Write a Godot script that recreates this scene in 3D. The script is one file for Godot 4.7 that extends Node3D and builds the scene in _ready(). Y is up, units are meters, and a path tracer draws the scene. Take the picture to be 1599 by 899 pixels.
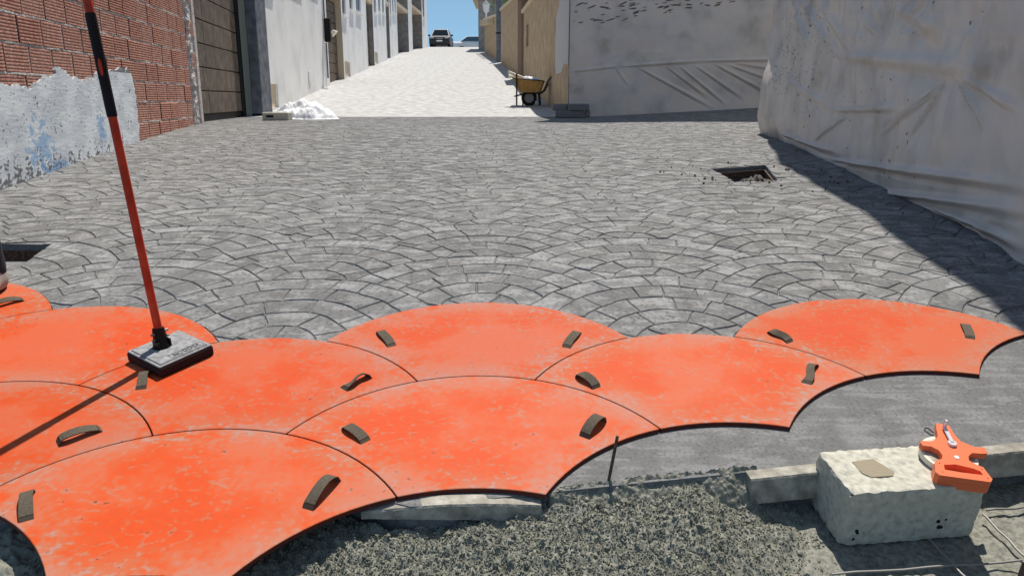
extends Node3D
# ---------------------------------------------------------------- measurements taken from the photograph
const FPX := 1203.0
const CAM := Vector3(0, 1.35, 0)
const TILT := 0.2409            # camera looks down by this many radians
const FAN_W := 1.512            # stamping pattern: spacing of fans in a row, of rows, radius
const FAN_S := 0.2973
const FAN_R := 0.6418
const FAN_O := Vector2(-0.1058, 1.850)
const FAN_T := 0.0229
const KN := [Vector2(-30, -4.2), Vector2(-2, -0.348), Vector2(0, 0), Vector2(3.15, 0.548), Vector2(3.7, 0.617), Vector2(4.3, 0.677), Vector2(5.4, 0.755), Vector2(8.2, 0.915), Vector2(11, 1.01), Vector2(14.2, 1.025), Vector2(16, 1.13), Vector2(20, 1.49), Vector2(30, 2.41), Vector2(45, 3.79), Vector2(54, 4.60), Vector2(60, 5.07), Vector2(66, 5.28), Vector2(84, 5.2), Vector2(400, -10)]
var rng := RandomNumberGenerator.new()
var mats := {}
var taken := {}

class MB:
	var v := PackedVector3Array()
	var n := PackedVector3Array()
	var c := PackedColorArray()
	var uv := PackedVector2Array()
	var col := Color(1, 1, 1)
	var use_uv := false
	func vert(p: Vector3, nn: Vector3, t := Vector2.ZERO) -> void:
		v.push_back(p); n.push_back(nn); c.push_back(col); uv.push_back(t)
	func tri_n(a: Vector3, b: Vector3, d: Vector3, na: Vector3, nb: Vector3, nd: Vector3, ta := Vector2.ZERO, tb := Vector2.ZERO, td := Vector2.ZERO) -> void:
		if (b - a).cross(d - a).dot(na + nb + nd) > 0.0:
			vert(a, na, ta); vert(d, nd, td); vert(b, nb, tb)
		else:
			vert(a, na, ta); vert(b, nb, tb); vert(d, nd, td)
	func tri(a: Vector3, b: Vector3, d: Vector3, hint: Vector3) -> void:
		var nn := (b - a).cross(d - a).normalized()
		if nn.dot(hint) < 0.0: nn = -nn
		tri_n(a, b, d, nn, nn, nn)
	func quad(a: Vector3, b: Vector3, d: Vector3, e: Vector3, hint: Vector3) -> void:
		var nn := (d - a).cross(e - b).normalized()
		if nn.dot(hint) < 0.0: nn = -nn
		tri_n(a, b, d, nn, nn, nn); tri_n(a, d, e, nn, nn, nn)
	func box(ce: Vector3, s: Vector3, bev := 0.0, bs := Basis.IDENTITY) -> void:
		# chamfered box
		var h := s * 0.5
		var b: float = minf(bev, minf(h.x, minf(h.y, h.z)) * 0.9)
		var ax := [Vector3.RIGHT, Vector3.UP, Vector3.BACK]
		for i in 3:
			for sg: float in [-1.0, 1.0]:
				var nn: Vector3 = ax[i] * sg
				var u: Vector3 = ax[(i + 1) % 3]
				var w: Vector3 = ax[(i + 2) % 3]
				var hu: float = h[(i + 1) % 3] - b
				var hw: float = h[(i + 2) % 3] - b
				var o: Vector3 = nn * h[i]
				quad(ce + bs * (o - u * hu - w * hw), ce + bs * (o + u * hu - w * hw), ce + bs * (o + u * hu + w * hw), ce + bs * (o - u * hu + w * hw), bs * nn)
				if b > 0.0:
					for sg2: float in [-1.0, 1.0]:
						var n2: Vector3 = u * sg2
						var o1: Vector3 = nn * h[i] + n2 * hu
						var o2: Vector3 = nn * (h[i] - b) + n2 * (hu + b)
						quad(ce + bs * (o1 - w * hw), ce + bs * (o1 + w * hw), ce + bs * (o2 + w * hw), ce + bs * (o2 - w * hw), bs * (nn + n2))
		if b > 0.0:
			for sx: float in [-1.0, 1.0]:
				for sy: float in [-1.0, 1.0]:
					for sz: float in [-1.0, 1.0]:
						var q := Vector3(sx, sy, sz)
						tri(ce + bs * Vector3(sx * h.x, sy * (h.y - b), sz * (h.z - b)), ce + bs * Vector3(sx * (h.x - b), sy * h.y, sz * (h.z - b)), ce + bs * Vector3(sx * (h.x - b), sy * (h.y - b), sz * h.z), bs * q)
	func tube(pts: Array, rad: Array, seg := 10, flat := 1.0, cap := true) -> void:
		var m := pts.size()
		var rings := []
		for i in m:
			var t: Vector3 = (pts[mini(i + 1, m - 1)] - pts[maxi(i - 1, 0)]).normalized()
			var up := Vector3.UP if absf(t.y) < 0.9 else Vector3.RIGHT
			var a := up.cross(t).normalized()
			var b := t.cross(a).normalized()
			var ring := []
			for k in seg:
				var th := TAU * k / seg
				ring.append([pts[i] + (a * cos(th) + b * sin(th) * flat) * rad[i], (a * cos(th) + b * sin(th) / flat).normalized()])
			rings.append(ring)
		for i in m - 1:
			for k in seg:
				var k2 := (k + 1) % seg
				var p = rings[i][k]; var q = rings[i][k2]; var r = rings[i + 1][k2]; var s = rings[i + 1][k]
				tri_n(p[0], q[0], r[0], p[1], q[1], r[1]); tri_n(p[0], r[0], s[0], p[1], r[1], s[1])
		if cap:
			for e in [0, m - 1]:
				var t: Vector3 = (pts[e] - pts[1 if e == 0 else m - 2]).normalized()
				for k in seg:
					tri(pts[e], rings[e][k][0], rings[e][(k + 1) % seg][0], t)
	func prism(poly: PackedVector2Array, o: Vector3, bs: Basis, h: float, bev := 0.0) -> void:
		# polygon in the x,z of bs, extruded along bs.y from 0 to h
		var m := poly.size()
		var ce := Vector2.ZERO
		for p in poly: ce += p / m
		var top := PackedVector2Array()
		for i in m:
			var p := poly[i]
			top.append(p + (ce - p).normalized() * bev)
		for i in m:
			var j := (i + 1) % m
			var a := o + bs * Vector3(poly[i].x, 0, poly[i].y); var b := o + bs * Vector3(poly[j].x, 0, poly[j].y)
			var e := (poly[j] - poly[i])
			var out := bs * Vector3(e.y, 0, -e.x)
			var mid := (poly[i] + poly[j]) * 0.5
			var test := mid + Vector2(e.y, -e.x).normalized() * 0.0005
			if Geometry2D.is_point_in_polygon(test, poly): out = -out
			var up := bs.y * (h - bev)
			quad(a, b, b + up, a + up, out)
			if bev > 0.0:
				quad(a + up, b + up, o + bs * Vector3(top[j].x, h, top[j].y), o + bs * Vector3(top[i].x, h, top[i].y), out.normalized() + bs.y.normalized())
		for lv in [0, 1]:
			var pp := top if lv == 1 else poly
			var ix := Geometry2D.triangulate_polygon(pp)
			for k in range(0, ix.size(), 3):
				var hh := h if lv == 1 else 0.0
				tri(o + bs * Vector3(pp[ix[k]].x, hh, pp[ix[k]].y), o + bs * Vector3(pp[ix[k + 1]].x, hh, pp[ix[k + 1]].y), o + bs * Vector3(pp[ix[k + 2]].x, hh, pp[ix[k + 2]].y), bs.y * (1.0 if lv == 1 else -1.0))
	func grid(nu: int, nv: int, f: Callable, hint: Vector3) -> void:
		# smooth sheet: f(i, j) -> Vector3
		var p := []
		for i in nu + 1:
			var row := PackedVector3Array()
			for j in nv + 1: row.push_back(f.call(i, j))
			p.append(row)
		var nr := []
		for i in nu + 1:
			var row := PackedVector3Array()
			for j in nv + 1:
				var a: Vector3 = p[mini(i + 1, nu)][j] - p[maxi(i - 1, 0)][j]
				var b: Vector3 = p[i][mini(j + 1, nv)] - p[i][maxi(j - 1, 0)]
				var q := a.cross(b).normalized()
				row.push_back(-q if q.dot(hint) < 0.0 else q)
			nr.append(row)
		for i in nu:
			for j in nv:
				var ta := Vector2(float(i) / nu, float(j) / nv); var tb := Vector2(float(i + 1) / nu, float(j) / nv)
				var tc := Vector2(float(i + 1) / nu, float(j + 1) / nv); var td := Vector2(float(i) / nu, float(j + 1) / nv)
				tri_n(p[i][j], p[i + 1][j], p[i + 1][j + 1], nr[i][j], nr[i + 1][j], nr[i + 1][j + 1], ta, tb, tc)
				tri_n(p[i][j], p[i + 1][j + 1], p[i][j + 1], nr[i][j], nr[i + 1][j + 1], nr[i][j + 1], ta, tc, td)
	func mesh() -> ArrayMesh:
		var a := []
		a.resize(Mesh.ARRAY_MAX)
		a[Mesh.ARRAY_VERTEX] = v; a[Mesh.ARRAY_NORMAL] = n; a[Mesh.ARRAY_COLOR] = c
		if use_uv: a[Mesh.ARRAY_TEX_UV] = uv
		var m := ArrayMesh.new()
		m.add_surface_from_arrays(Mesh.PRIMITIVE_TRIANGLES, a)
		return m

# ---------------------------------------------------------------- tree helpers
func numbered(called: String) -> String:
	taken[called] = taken.get(called, -1) + 1
	return called if taken[called] == 0 else "%s_%03d" % [called, taken[called]]
func obj(called: String, b: MB, m: Material, parent: Node = self) -> MeshInstance3D:
	var o := MeshInstance3D.new()
	o.mesh = b.mesh()
	o.material_override = m
	o.name = numbered(called) if parent == self else called
	parent.add_child(o, true)
	return o
func tag(o: Node, label: String, category: String, group := "") -> Node:
	o.set_meta("label", label); o.set_meta("category", category)
	if group != "": o.set_meta("group", group)
	return o
func thing(called: String, label: String, category: String, at := Vector3.ZERO, group := "", bs := Basis.IDENTITY) -> Node3D:
	var o := Node3D.new()
	o.name = numbered(called)
	add_child(o)
	o.transform = Transform3D(bs, at)
	tag(o, label, category, group)
	return o
func struct(called: String, b: MB, m: Material) -> MeshInstance3D:
	var o := obj(called, b, m)
	o.set_meta("kind", "structure")
	return o

# ---------------------------------------------------------------- ground shape and pixel rays
func prof(d: float) -> float:
	for i in range(1, KN.size()):
		if d <= KN[i].x or i == KN.size() - 1:
			var a: Vector2 = KN[i - 1]; var b: Vector2 = KN[i]
			var p: Vector2 = KN[maxi(i - 2, 0)]; var q: Vector2 = KN[mini(i + 1, KN.size() - 1)]
			var m0 := slope_at(p, a, b, i == 1)
			var m1 := slope_at(a, b, q, i == KN.size() - 1)
			var w := b.x - a.x
			var t := clampf((d - a.x) / w, 0, 1)
			return a.y * (2 * t * t * t - 3 * t * t + 1) + m0 * w * (t * t * t - 2 * t * t + t) + b.y * (-2 * t * t * t + 3 * t * t) + m1 * w * (t * t * t - t * t)
	return 0.0
func slope_at(p: Vector2, a: Vector2, b: Vector2, edge: bool) -> float:
	if edge: return (b.y - a.y) / (b.x - a.x) if b != a else (a.y - p.y) / (a.x - p.x)
	var s0 := (a.y - p.y) / (a.x - p.x); var s1 := (b.y - a.y) / (b.x - a.x)
	if a.x > -1 and a.x < 3.0: return 0.174
	return 0.0 if s0 * s1 <= 0 else 2.0 * s0 * s1 / (s0 + s1)
func gh(x: float, d: float) -> float:
	var y := prof(d) if d > 3.15 or d < -2.0 else 0.174 * d
	return y + 0.062 * maxf(0.0, x - 1.2) * smoothstep(9.0, 13.0, d)
func g3(x: float, d: float, up := 0.0) -> Vector3:
	return Vector3(x, gh(x, d) + up, -d)
func gnorm(x: float, d: float) -> Vector3:
	return Vector3(-(gh(x + 0.05, d) - gh(x - 0.05, d)) / 0.1, 1.0, (gh(x, d + 0.05) - gh(x, d - 0.05)) / 0.1).normalized()
func ray(px: float, py: float) -> Vector3:
	var x := (px - 800.0) / FPX; var y := -(py - 450.0) / FPX
	return Vector3(x, y * cos(TILT) - sin(TILT), -cos(TILT) - y * sin(TILT))
func gp(px: float, py: float, up := 0.0) -> Vector3:    # where the pixel's ray meets the ground (raised by up)
	var r := ray(px, py)
	var t := 0.4
	while t < 90.0:
		var p := CAM + r * t
		if p.y < gh(p.x, -p.z) + up: break
		t *= 1.01
	var lo := t / 1.01; var hi := t
	for i in 24:
		var m := (lo + hi) * 0.5
		var p := CAM + r * m
		if p.y < gh(p.x, -p.z) + up: hi = m
		else: lo = m
	return CAM + r * hi
func atd(px: float, py: float, d: float) -> Vector3:    # the point of a pixel's ray at depth d
	var r := ray(px, py)
	return CAM + r * (d / -r.z)
func wallhit(px: float, py: float, a: Vector2, b: Vector2) -> Vector2:   # (metres along a wall from a, height) ; wall given in (x, depth)
	var r := ray(px, py)
	var u := (b - a).normalized()
	var nn := Vector2(-u.y, u.x)
	var t := (a - Vector2.ZERO).dot(nn) / Vector2(r.x, -r.z).dot(nn)
	var p := CAM + r * t
	return Vector2((Vector2(p.x, -p.z) - a).dot(u), p.y)
func w_of(d: float) -> float:
	return d * 1.015 if d < 3.15 else 3.19725 + (d - 3.15) * 1.005
func d_of(w: float) -> float:
	return w / 1.015 if w < 3.19725 else 3.15 + (w - 3.19725) / 1.005
func fan_c(a: float, b: int) -> Vector2:
	return FAN_O + Vector2(cos(FAN_T), sin(FAN_T)) * a * FAN_W + Vector2(-sin(FAN_T), cos(FAN_T)) * b * FAN_S
func disc(c: Vector2, r: float, n: int) -> PackedVector2Array:
	var p := PackedVector2Array()
	for i in n: p.append(c + Vector2.from_angle(TAU * i / n) * r)
	return p

# ---------------------------------------------------------------- materials
func noise_img(seed_: int, freq: float, w: int, h: int, oct := 4, type := FastNoiseLite.TYPE_SIMPLEX_SMOOTH) -> Image:
	var f := FastNoiseLite.new()
	f.seed = seed_; f.frequency = freq; f.noise_type = type
	f.fractal_octaves = oct
	if oct <= 1: f.fractal_type = FastNoiseLite.FRACTAL_NONE
	var im := f.get_seamless_image(w, h, false, false, 0.1)
	im.convert(Image.FORMAT_L8)
	return im
func ramp_tex(seed_: int, freq: float, stops: Array, size := 512, oct := 5, warp := 0.0) -> Texture2D:
	# stops: [offset, sRGB colour] -> seamless noise coloured by a ramp
	var f := FastNoiseLite.new()
	f.seed = seed_; f.frequency = freq; f.fractal_octaves = oct; f.noise_type = FastNoiseLite.TYPE_SIMPLEX_SMOOTH
	if warp > 0.0:
		f.domain_warp_enabled = true; f.domain_warp_amplitude = warp; f.domain_warp_frequency = freq * 1.5
	var im := f.get_seamless_image(size, size, false, false, 0.12)
	im.convert(Image.FORMAT_L8)
	var lut := []
	for i in 256:
		var t := i / 255.0
		var cc: Color = stops[0][1]
		for k in stops.size() - 1:
			if t >= stops[k][0]: cc = stops[k][1].lerp(stops[k + 1][1], clampf((t - stops[k][0]) / maxf(stops[k + 1][0] - stops[k][0], 0.001), 0, 1))
		lut.append([cc.r8, cc.g8, cc.b8])
	var src := im.get_data()
	var dst := PackedByteArray()
	dst.resize(size * size * 3)
	for i in size * size:
		var l = lut[src[i]]
		dst[i * 3] = l[0]; dst[i * 3 + 1] = l[1]; dst[i * 3 + 2] = l[2]
	return ImageTexture.create_from_image(Image.create_from_data(size, size, false, Image.FORMAT_RGB8, dst))
func bump(seed_: int, freq: float, size := 512, oct := 5, type := FastNoiseLite.TYPE_SIMPLEX_SMOOTH) -> Texture2D:
	return ImageTexture.create_from_image(noise_img(seed_, freq, size, size, oct, type))
func sm(color: Color, rough := 0.9, tex: Texture2D = null, per_m := 1.0, hmap: Texture2D = null, hcm := 0.0, metal := 0.0) -> StandardMaterial3D:
	var m := StandardMaterial3D.new()
	m.albedo_color = color; m.roughness = rough; m.metallic = metal
	m.vertex_color_use_as_albedo = true
	m.metallic_specular = 0.35
	if tex or hmap:
		m.uv1_triplanar = true; m.uv1_world_triplanar = true
		m.uv1_scale = Vector3.ONE * per_m
	if tex: m.albedo_texture = tex
	if hmap:
		m.heightmap_enabled = true; m.heightmap_texture = hmap; m.heightmap_scale = hcm
	return m
func grey(v: float, tint := Color(1, 1, 1)) -> Color:
	return Color(v * tint.r, v * tint.g, v * tint.b)

func concrete_tex(seed_: int, base: float, patch: float, dust: float, pits: float, stretch: int, f1: float) -> Texture2D:
	# cast concrete: patches, grain, drawn-out pale dust and small dark pits
	var W := 1024
	var a := noise_img(seed_, f1, W, W, 6).get_data(); var b := noise_img(seed_ + 1, 0.11, W, W, 4).get_data(); var e := noise_img(seed_ + 3, 0.3, W, W, 2).get_data()
	var si := noise_img(seed_ + 2, 0.045, W / stretch, W, 5)
	si.resize(W, W, Image.INTERPOLATE_CUBIC)
	var c := si.get_data()
	var out := PackedByteArray(); out.resize(W * W * 3)
	for i in W * W:
		var n1 := a[i] / 255.0; var n2 := b[i] / 255.0; var n3 := c[i] / 255.0; var n4 := e[i] / 255.0
		var v := base + patch * (smoothstep(0.40, 0.60, n1 * 0.7 + n3 * 0.3) - 0.5) + 0.07 * (n2 - 0.5) + 0.06 * (n4 - 0.5)
		v += dust * smoothstep(0.52, 0.60, n3 * 0.55 + n2 * 0.22 + n1 * 0.23)
		v -= pits * smoothstep(0.36, 0.24, n2 * 0.55 + n4 * 0.45)
		var q := int(clampf(v, 0, 1) * 255.0)
		out[i * 3] = q; out[i * 3 + 1] = q; out[i * 3 + 2] = int(q * 0.998)
	return ImageTexture.create_from_image(Image.create_from_data(W, W, false, Image.FORMAT_RGB8, out))

func make_materials() -> void:
	var fine := bump(3, 0.06, 512, 5)
	var coarse := bump(9, 0.02, 512, 5)
	mats.fine = fine
	# stamped stone: grey with sharp-edged paler powder patches
	mats.stone = sm(Color(1, 1, 1), 0.85, concrete_tex(311, 0.472, 0.05, 0.07, 0.17, 3, 0.02), 0.31, coarse, 0.9)
	mats.slab = sm(Color(1, 1, 1), 0.75, concrete_tex(331, 0.445, 0.05, 0.045, 0.14, 8, 0.012), 0.55, coarse, 0.6)
	mats.street = sm(Color(1, 1, 1), 0.9, ramp_tex(19, 0.02, [[0.0, grey(0.58)], [0.4, grey(0.66, Color(1, 1, 0.99))], [0.6, grey(0.70, Color(1, 1, 0.99))], [1.0, grey(0.78, Color(1, 1, 0.99))]], 512, 6, 15.0), 0.35, coarse, 0.4)
	mats.earth = sm(Color(0.40, 0.39, 0.37), 0.95, null, 1.5, coarse, 2.0)
	mats.wet = sm(Color(1, 1, 1), 0.62, ramp_tex(21, 0.05, [[0.0, Color(0.31, 0.31, 0.285)], [0.45, Color(0.47, 0.47, 0.425)], [1.0, Color(0.59, 0.59, 0.53)]], 512, 5), 1.6, fine, 0.4)
	mats.plain = sm(Color(1, 1, 1), 0.8)
	mats.white_wall = sm(Color(0.95, 0.95, 0.945), 0.9, ramp_tex(31, 0.01, [[0.0, grey(0.90)], [0.5, grey(0.97)], [1.0, grey(1.0)]], 256, 4), 0.3, fine, 0.15)
	mats.cream = sm(Color(0.80, 0.74, 0.64), 0.9, null, 1.0, fine, 0.15)
	mats.tan = sm(Color(1, 1, 1), 0.92, ramp_tex(33, 0.012, [[0.0, Color(0.60, 0.52, 0.42)], [0.5, Color(0.69, 0.605, 0.495)], [1.0, Color(0.76, 0.675, 0.56)]], 512, 6), 0.4, fine, 0.4)
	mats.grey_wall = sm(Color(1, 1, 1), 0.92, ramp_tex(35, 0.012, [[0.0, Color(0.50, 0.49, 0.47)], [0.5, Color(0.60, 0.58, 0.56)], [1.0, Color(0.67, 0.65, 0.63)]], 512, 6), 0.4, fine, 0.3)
	mats.brick = sm(Color(1, 1, 1), 0.9, ramp_tex(37, 0.03, [[0.0, Color(0.64, 0.42, 0.35)], [0.5, Color(0.79, 0.57, 0.49)], [0.75, Color(0.85, 0.68, 0.61)], [1.0, Color(0.90, 0.80, 0.75)]], 512, 5), 1.1, fine, 0.2)
	mats.mortar = sm(Color(1, 1, 1), 0.95, ramp_tex(39, 0.03, [[0.0, Color(0.58, 0.54, 0.52)], [0.5, Color(0.78, 0.745, 0.72)], [1.0, Color(0.88, 0.86, 0.84)]], 256, 5), 1.2, fine, 1.2)
	mats.door = sm(Color(1, 1, 1), 0.6, ramp_tex(41, 0.02, [[0.0, Color(0.33, 0.29, 0.25)], [0.6, Color(0.43, 0.38, 0.33)], [0.85, Color(0.47, 0.43, 0.38)], [1.0, Color(0.62, 0.58, 0.53)]], 256, 6), 0.7)
	mats.post = sm(Color(1, 1, 1), 0.9, ramp_tex(43, 0.02, [[0.0, Color(0.33, 0.35, 0.38)], [1.0, Color(0.52, 0.53, 0.56)]], 256, 6), 0.8, fine, 0.4)
	mats.dark = sm(Color(0.10, 0.10, 0.105), 0.6)
	mats.black = sm(Color(0.05, 0.05, 0.055), 0.5)
	mats.glass = sm(Color(0.08, 0.10, 0.12), 0.08)
	mats.steel = sm(Color(0.55, 0.54, 0.52), 0.5, null, 1.0, null, 0.0, 0.4)
	mats.rust = sm(Color(1, 1, 1), 0.8, ramp_tex(47, 0.08, [[0.0, Color(0.22, 0.16, 0.12)], [0.6, Color(0.40, 0.31, 0.25)], [1.0, Color(0.55, 0.50, 0.45)]], 128, 4), 4.0)
	mats.strap = sm(Color(1, 1, 1), 0.85, ramp_tex(49, 0.15, [[0.0, Color(0.27, 0.24, 0.20)], [1.0, Color(0.42, 0.38, 0.32)]], 128, 3), 6.0)
	mats.wood = sm(Color(1, 1, 1), 0.8, ramp_tex(51, 0.03, [[0.0, Color(0.45, 0.43, 0.39)], [0.5, Color(0.60, 0.58, 0.53)], [1.0, Color(0.76, 0.74, 0.69)]], 256, 5), 1.8, fine, 0.3)
	mats.block = sm(Color(1, 1, 1), 0.95, ramp_tex(53, 0.05, [[0.0, Color(0.56, 0.55, 0.50)], [0.4, Color(0.70, 0.69, 0.635)], [0.6, Color(0.735, 0.725, 0.665)], [1.0, Color(0.80, 0.79, 0.73)]], 512, 6), 1.4, fine, 0.15)
	mats.mortar_fill = sm(Color(0.58, 0.54, 0.46), 0.95, null, 3.0, fine, 0.15)
	mats.red_paint = sm(Color(1, 1, 1), 0.45, ramp_tex(55, 0.03, [[0.0, Color(0.58, 0.17, 0.10)], [0.6, Color(0.74, 0.25, 0.14)], [1.0, Color(0.82, 0.38, 0.26)]], 128, 4), 2.0)
	mats.grip = sm(Color(0.09, 0.09, 0.10), 0.7, null, 4.0, fine, 0.1)
	mats.plate = sm(Color(1, 1, 1), 0.55, ramp_tex(57, 0.04, [[0.0, grey(0.42)], [0.45, grey(0.53)], [0.6, grey(0.58)], [1.0, grey(0.66)]], 256, 6), 3.0)
	mats.rubber = sm(Color(0.16, 0.12, 0.12), 0.8)
	mats.orange_plastic = sm(Color(0.88, 0.44, 0.28), 0.42)
	mats.cream_plastic = sm(Color(0.88, 0.86, 0.78), 0.5)
	mats.chrome = sm(Color(0.86, 0.86, 0.87), 0.25, null, 1.0, null, 0.0, 0.35)
	mats.white_cloth = sm(Color(0.93, 0.93, 0.93), 0.7)
	mats.white_cloth.backlight = Color(0.35, 0.35, 0.35)
	# milky protective film, with mud smears; light passes a little
	mats.film = sm(Color(1, 1, 1), 0.33, ramp_tex(61, 0.010, [[0.0, Color(0.66, 0.625, 0.58)], [0.3, Color(0.785, 0.755, 0.72)], [0.5, Color(0.825, 0.80, 0.77)], [0.7, Color(0.855, 0.805, 0.75)], [1.0, Color(0.885, 0.86, 0.825)]], 512, 6, 25.0), 0.33, fine, 0.12)
	mats.film.backlight = Color(0.7, 0.7, 0.68)
	mats.mud = sm(Color(0.42, 0.40, 0.38), 0.95, null, 2.0, fine, 0.8)
	mats.lead = sm(Color(0.46, 0.46, 0.47), 0.95, null, 2.0, coarse, 0.8)
	mats.ochre = sm(Color(0.72, 0.55, 0.30), 0.7, ramp_tex(65, 0.04, [[0.0, grey(0.7)], [0.6, grey(0.95)], [1.0, grey(1.0)]], 128, 4), 2.0)
	mats.plant = sm(Color(0.30, 0.42, 0.20), 0.8)
	mats.plant.backlight = Color(0.3, 0.4, 0.15)

func make_mat_texture() -> void:
	# worn orange stamping mats: one picture over the ground plan (x -2.6..2.9, w 0.7..3.5)
	var W := 1664; var H := 848
	var x0 := -2.6; var w0 := 0.7; var pm := 302.5
	var big := noise_img(101, 0.006, W, H, 5).get_data()
	var mid := noise_img(102, 0.02, W, H, 5).get_data()
	var fin := noise_img(103, 0.11, W, H, 3).get_data()
	var cf := FastNoiseLite.new()
	cf.seed = 104; cf.noise_type = FastNoiseLite.TYPE_CELLULAR; cf.frequency = 0.085
	cf.cellular_return_type = FastNoiseLite.RETURN_DISTANCE2_SUB; cf.cellular_jitter = 0.8
	cf.domain_warp_enabled = true; cf.domain_warp_amplitude = 12.0; cf.domain_warp_frequency = 0.02
	cf.fractal_type = FastNoiseLite.FRACTAL_NONE
	var cim := cf.get_image(int(W / 1.7), H, false, false, true)
	cim.resize(W, H, Image.INTERPOLATE_BILINEAR)
	cim.convert(Image.FORMAT_L8)
	var cell := cim.get_data()
	var stf := FastNoiseLite.new()
	stf.seed = 105; stf.frequency = 0.02; stf.fractal_octaves = 4
	var streak_im := stf.get_image(W / 8, H, false, false, true)
	streak_im.resize(W, H, Image.INTERPOLATE_CUBIC)
	streak_im.convert(Image.FORMAT_L8)
	var streak := streak_im.get_data()
	# distance to the pieces' curved borders on a coarser grid
	var gw := W / 4; var gh_ := H / 4
	var border := PackedFloat32Array()
	border.resize(gw * gh_)
	var cs := []
	for b in range(-5, 5):
		for k in range(-3, 4):
			cs.append(fan_c(k + (0.5 if posmod(b, 2) == 1 else 0.0), b))
	for j in gh_:
		for i in gw:
			var p := Vector2(x0 + (i * 4 + 2) / pm, w0 + (j * 4 + 2) / pm)
			var best := 1.0
			var done := false
			for cc: Vector2 in cs:
				var r := p.distance_to(cc)
				if done:
					break
				if r < FAN_R:
					best = minf(best, FAN_R - r); done = true
				else: best = minf(best, r - FAN_R)
			border[j * gw + i] = best
	var out := PackedByteArray()
	out.resize(W * H * 3)
	var pure := Color(0.80, 0.295, 0.085); var deep := Color(0.74, 0.235, 0.065); var dust := Color(0.765, 0.375, 0.245); var pale := Color(0.66, 0.50, 0.455)
	for j in H:
		for i in W:
			var k := j * W + i
			var bg := big[k] / 255.0; var md := mid[k] / 255.0; var fn := fin[k] / 255.0; var st := streak[k] / 255.0
			var bd := border[(j >> 2) * gw + (i >> 2)]
			var film := smoothstep(0.38, 0.66, bg * 0.72 + md * 0.22 + st * 0.12 - 0.02 + (fn - 0.5) * 0.14)
			film = clampf(film * 0.85 + 0.12 * fn, 0, 1)
			var worn := smoothstep(0.46, 0.58, md * 0.5 + (1.0 - bg) * 0.42 + 0.10 * fn)     # where the old print shows
			var e := cell[k] / 255.0
			var line := (1.0 - smoothstep(0.05, 0.17, e)) * worn * smoothstep(0.44, 0.60, fn * 0.8 + st * 0.25)
			var edge := (1.0 - smoothstep(0.01, 0.15, bd + (md - 0.5) * 0.16 + (fn - 0.5) * 0.05)) 
			var r := lerpf(pure.r, deep.r, fn * 0.6); var g := lerpf(pure.g, deep.g, fn * 0.6); var b := lerpf(pure.b, deep.b, fn * 0.5)
			r = lerpf(r, dust.r, film); g = lerpf(g, dust.g, film); b = lerpf(b, dust.b, film)
			var t := clampf(line * 0.5 + edge * 0.8 * smoothstep(0.2, 0.75, fn * 0.4 + md * 0.6), 0, 1)
			r = lerpf(r, pale.r, t); g = lerpf(g, pale.g, t); b = lerpf(b, pale.b, t)
			var scuff := smoothstep(0.60, 0.74, st * 0.5 + fn * 0.35 + md * 0.15) * 0.18
			r = lerpf(r, pale.r, scuff); g = lerpf(g, pale.g, scuff); b = lerpf(b, pale.b, scuff)
			var grit := smoothstep(0.80, 0.90, fn) * smoothstep(0.55, 0.7, md) * 0.5
			r *= 1.0 - grit; g *= 1.0 - grit * 0.8; b *= 1.0 - grit * 0.6
			out[k * 3] = int(clampf(r, 0, 1) * 255.0); out[k * 3 + 1] = int(clampf(g, 0, 1) * 255.0); out[k * 3 + 2] = int(clampf(b, 0, 1) * 255.0)
	var tx := ImageTexture.create_from_image(Image.create_from_data(W, H, false, Image.FORMAT_RGB8, out))
	var m := StandardMaterial3D.new()
	m.albedo_texture = tx; m.metallic_specular = 0.3; m.roughness = 0.62; m.vertex_color_use_as_albedo = true
	m.heightmap_enabled = true; m.heightmap_texture = ImageTexture.create_from_image(noise_img(107, 0.03, 512, 512, 5)); m.heightmap_scale = 0.15
	mats.mat = m
	mats.mat_edge = sm(Color(0.36, 0.17, 0.13), 0.85)      # the cut edge is a darker brown than the sheet

# ---------------------------------------------------------------- setting
var edge_a: Vector2
var edge_b: Vector2
var holes := []
func edge_d(x: float) -> float:
	return edge_a.y + (x - edge_a.x) * (edge_b.y - edge_a.y) / (edge_b.x - edge_a.x) + 0.16 * smoothstep(0.28, 0.6, -x)
func flat2(p: Vector3) -> Vector2:
	return Vector2(p.x, -p.z)
func poly_on_ground(b: MB, poly: PackedVector2Array, up: float) -> void:
	var ix := Geometry2D.triangulate_polygon(poly)
	for k in range(0, ix.size(), 3):
		var p := poly[ix[k]]; var q := poly[ix[k + 1]]; var r := poly[ix[k + 2]]
		b.tri_n(g3(p.x, p.y, up), g3(q.x, q.y, up), g3(r.x, r.y, up), gnorm(p.x, p.y), gnorm(q.x, q.y), gnorm(r.x, r.y))

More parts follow.
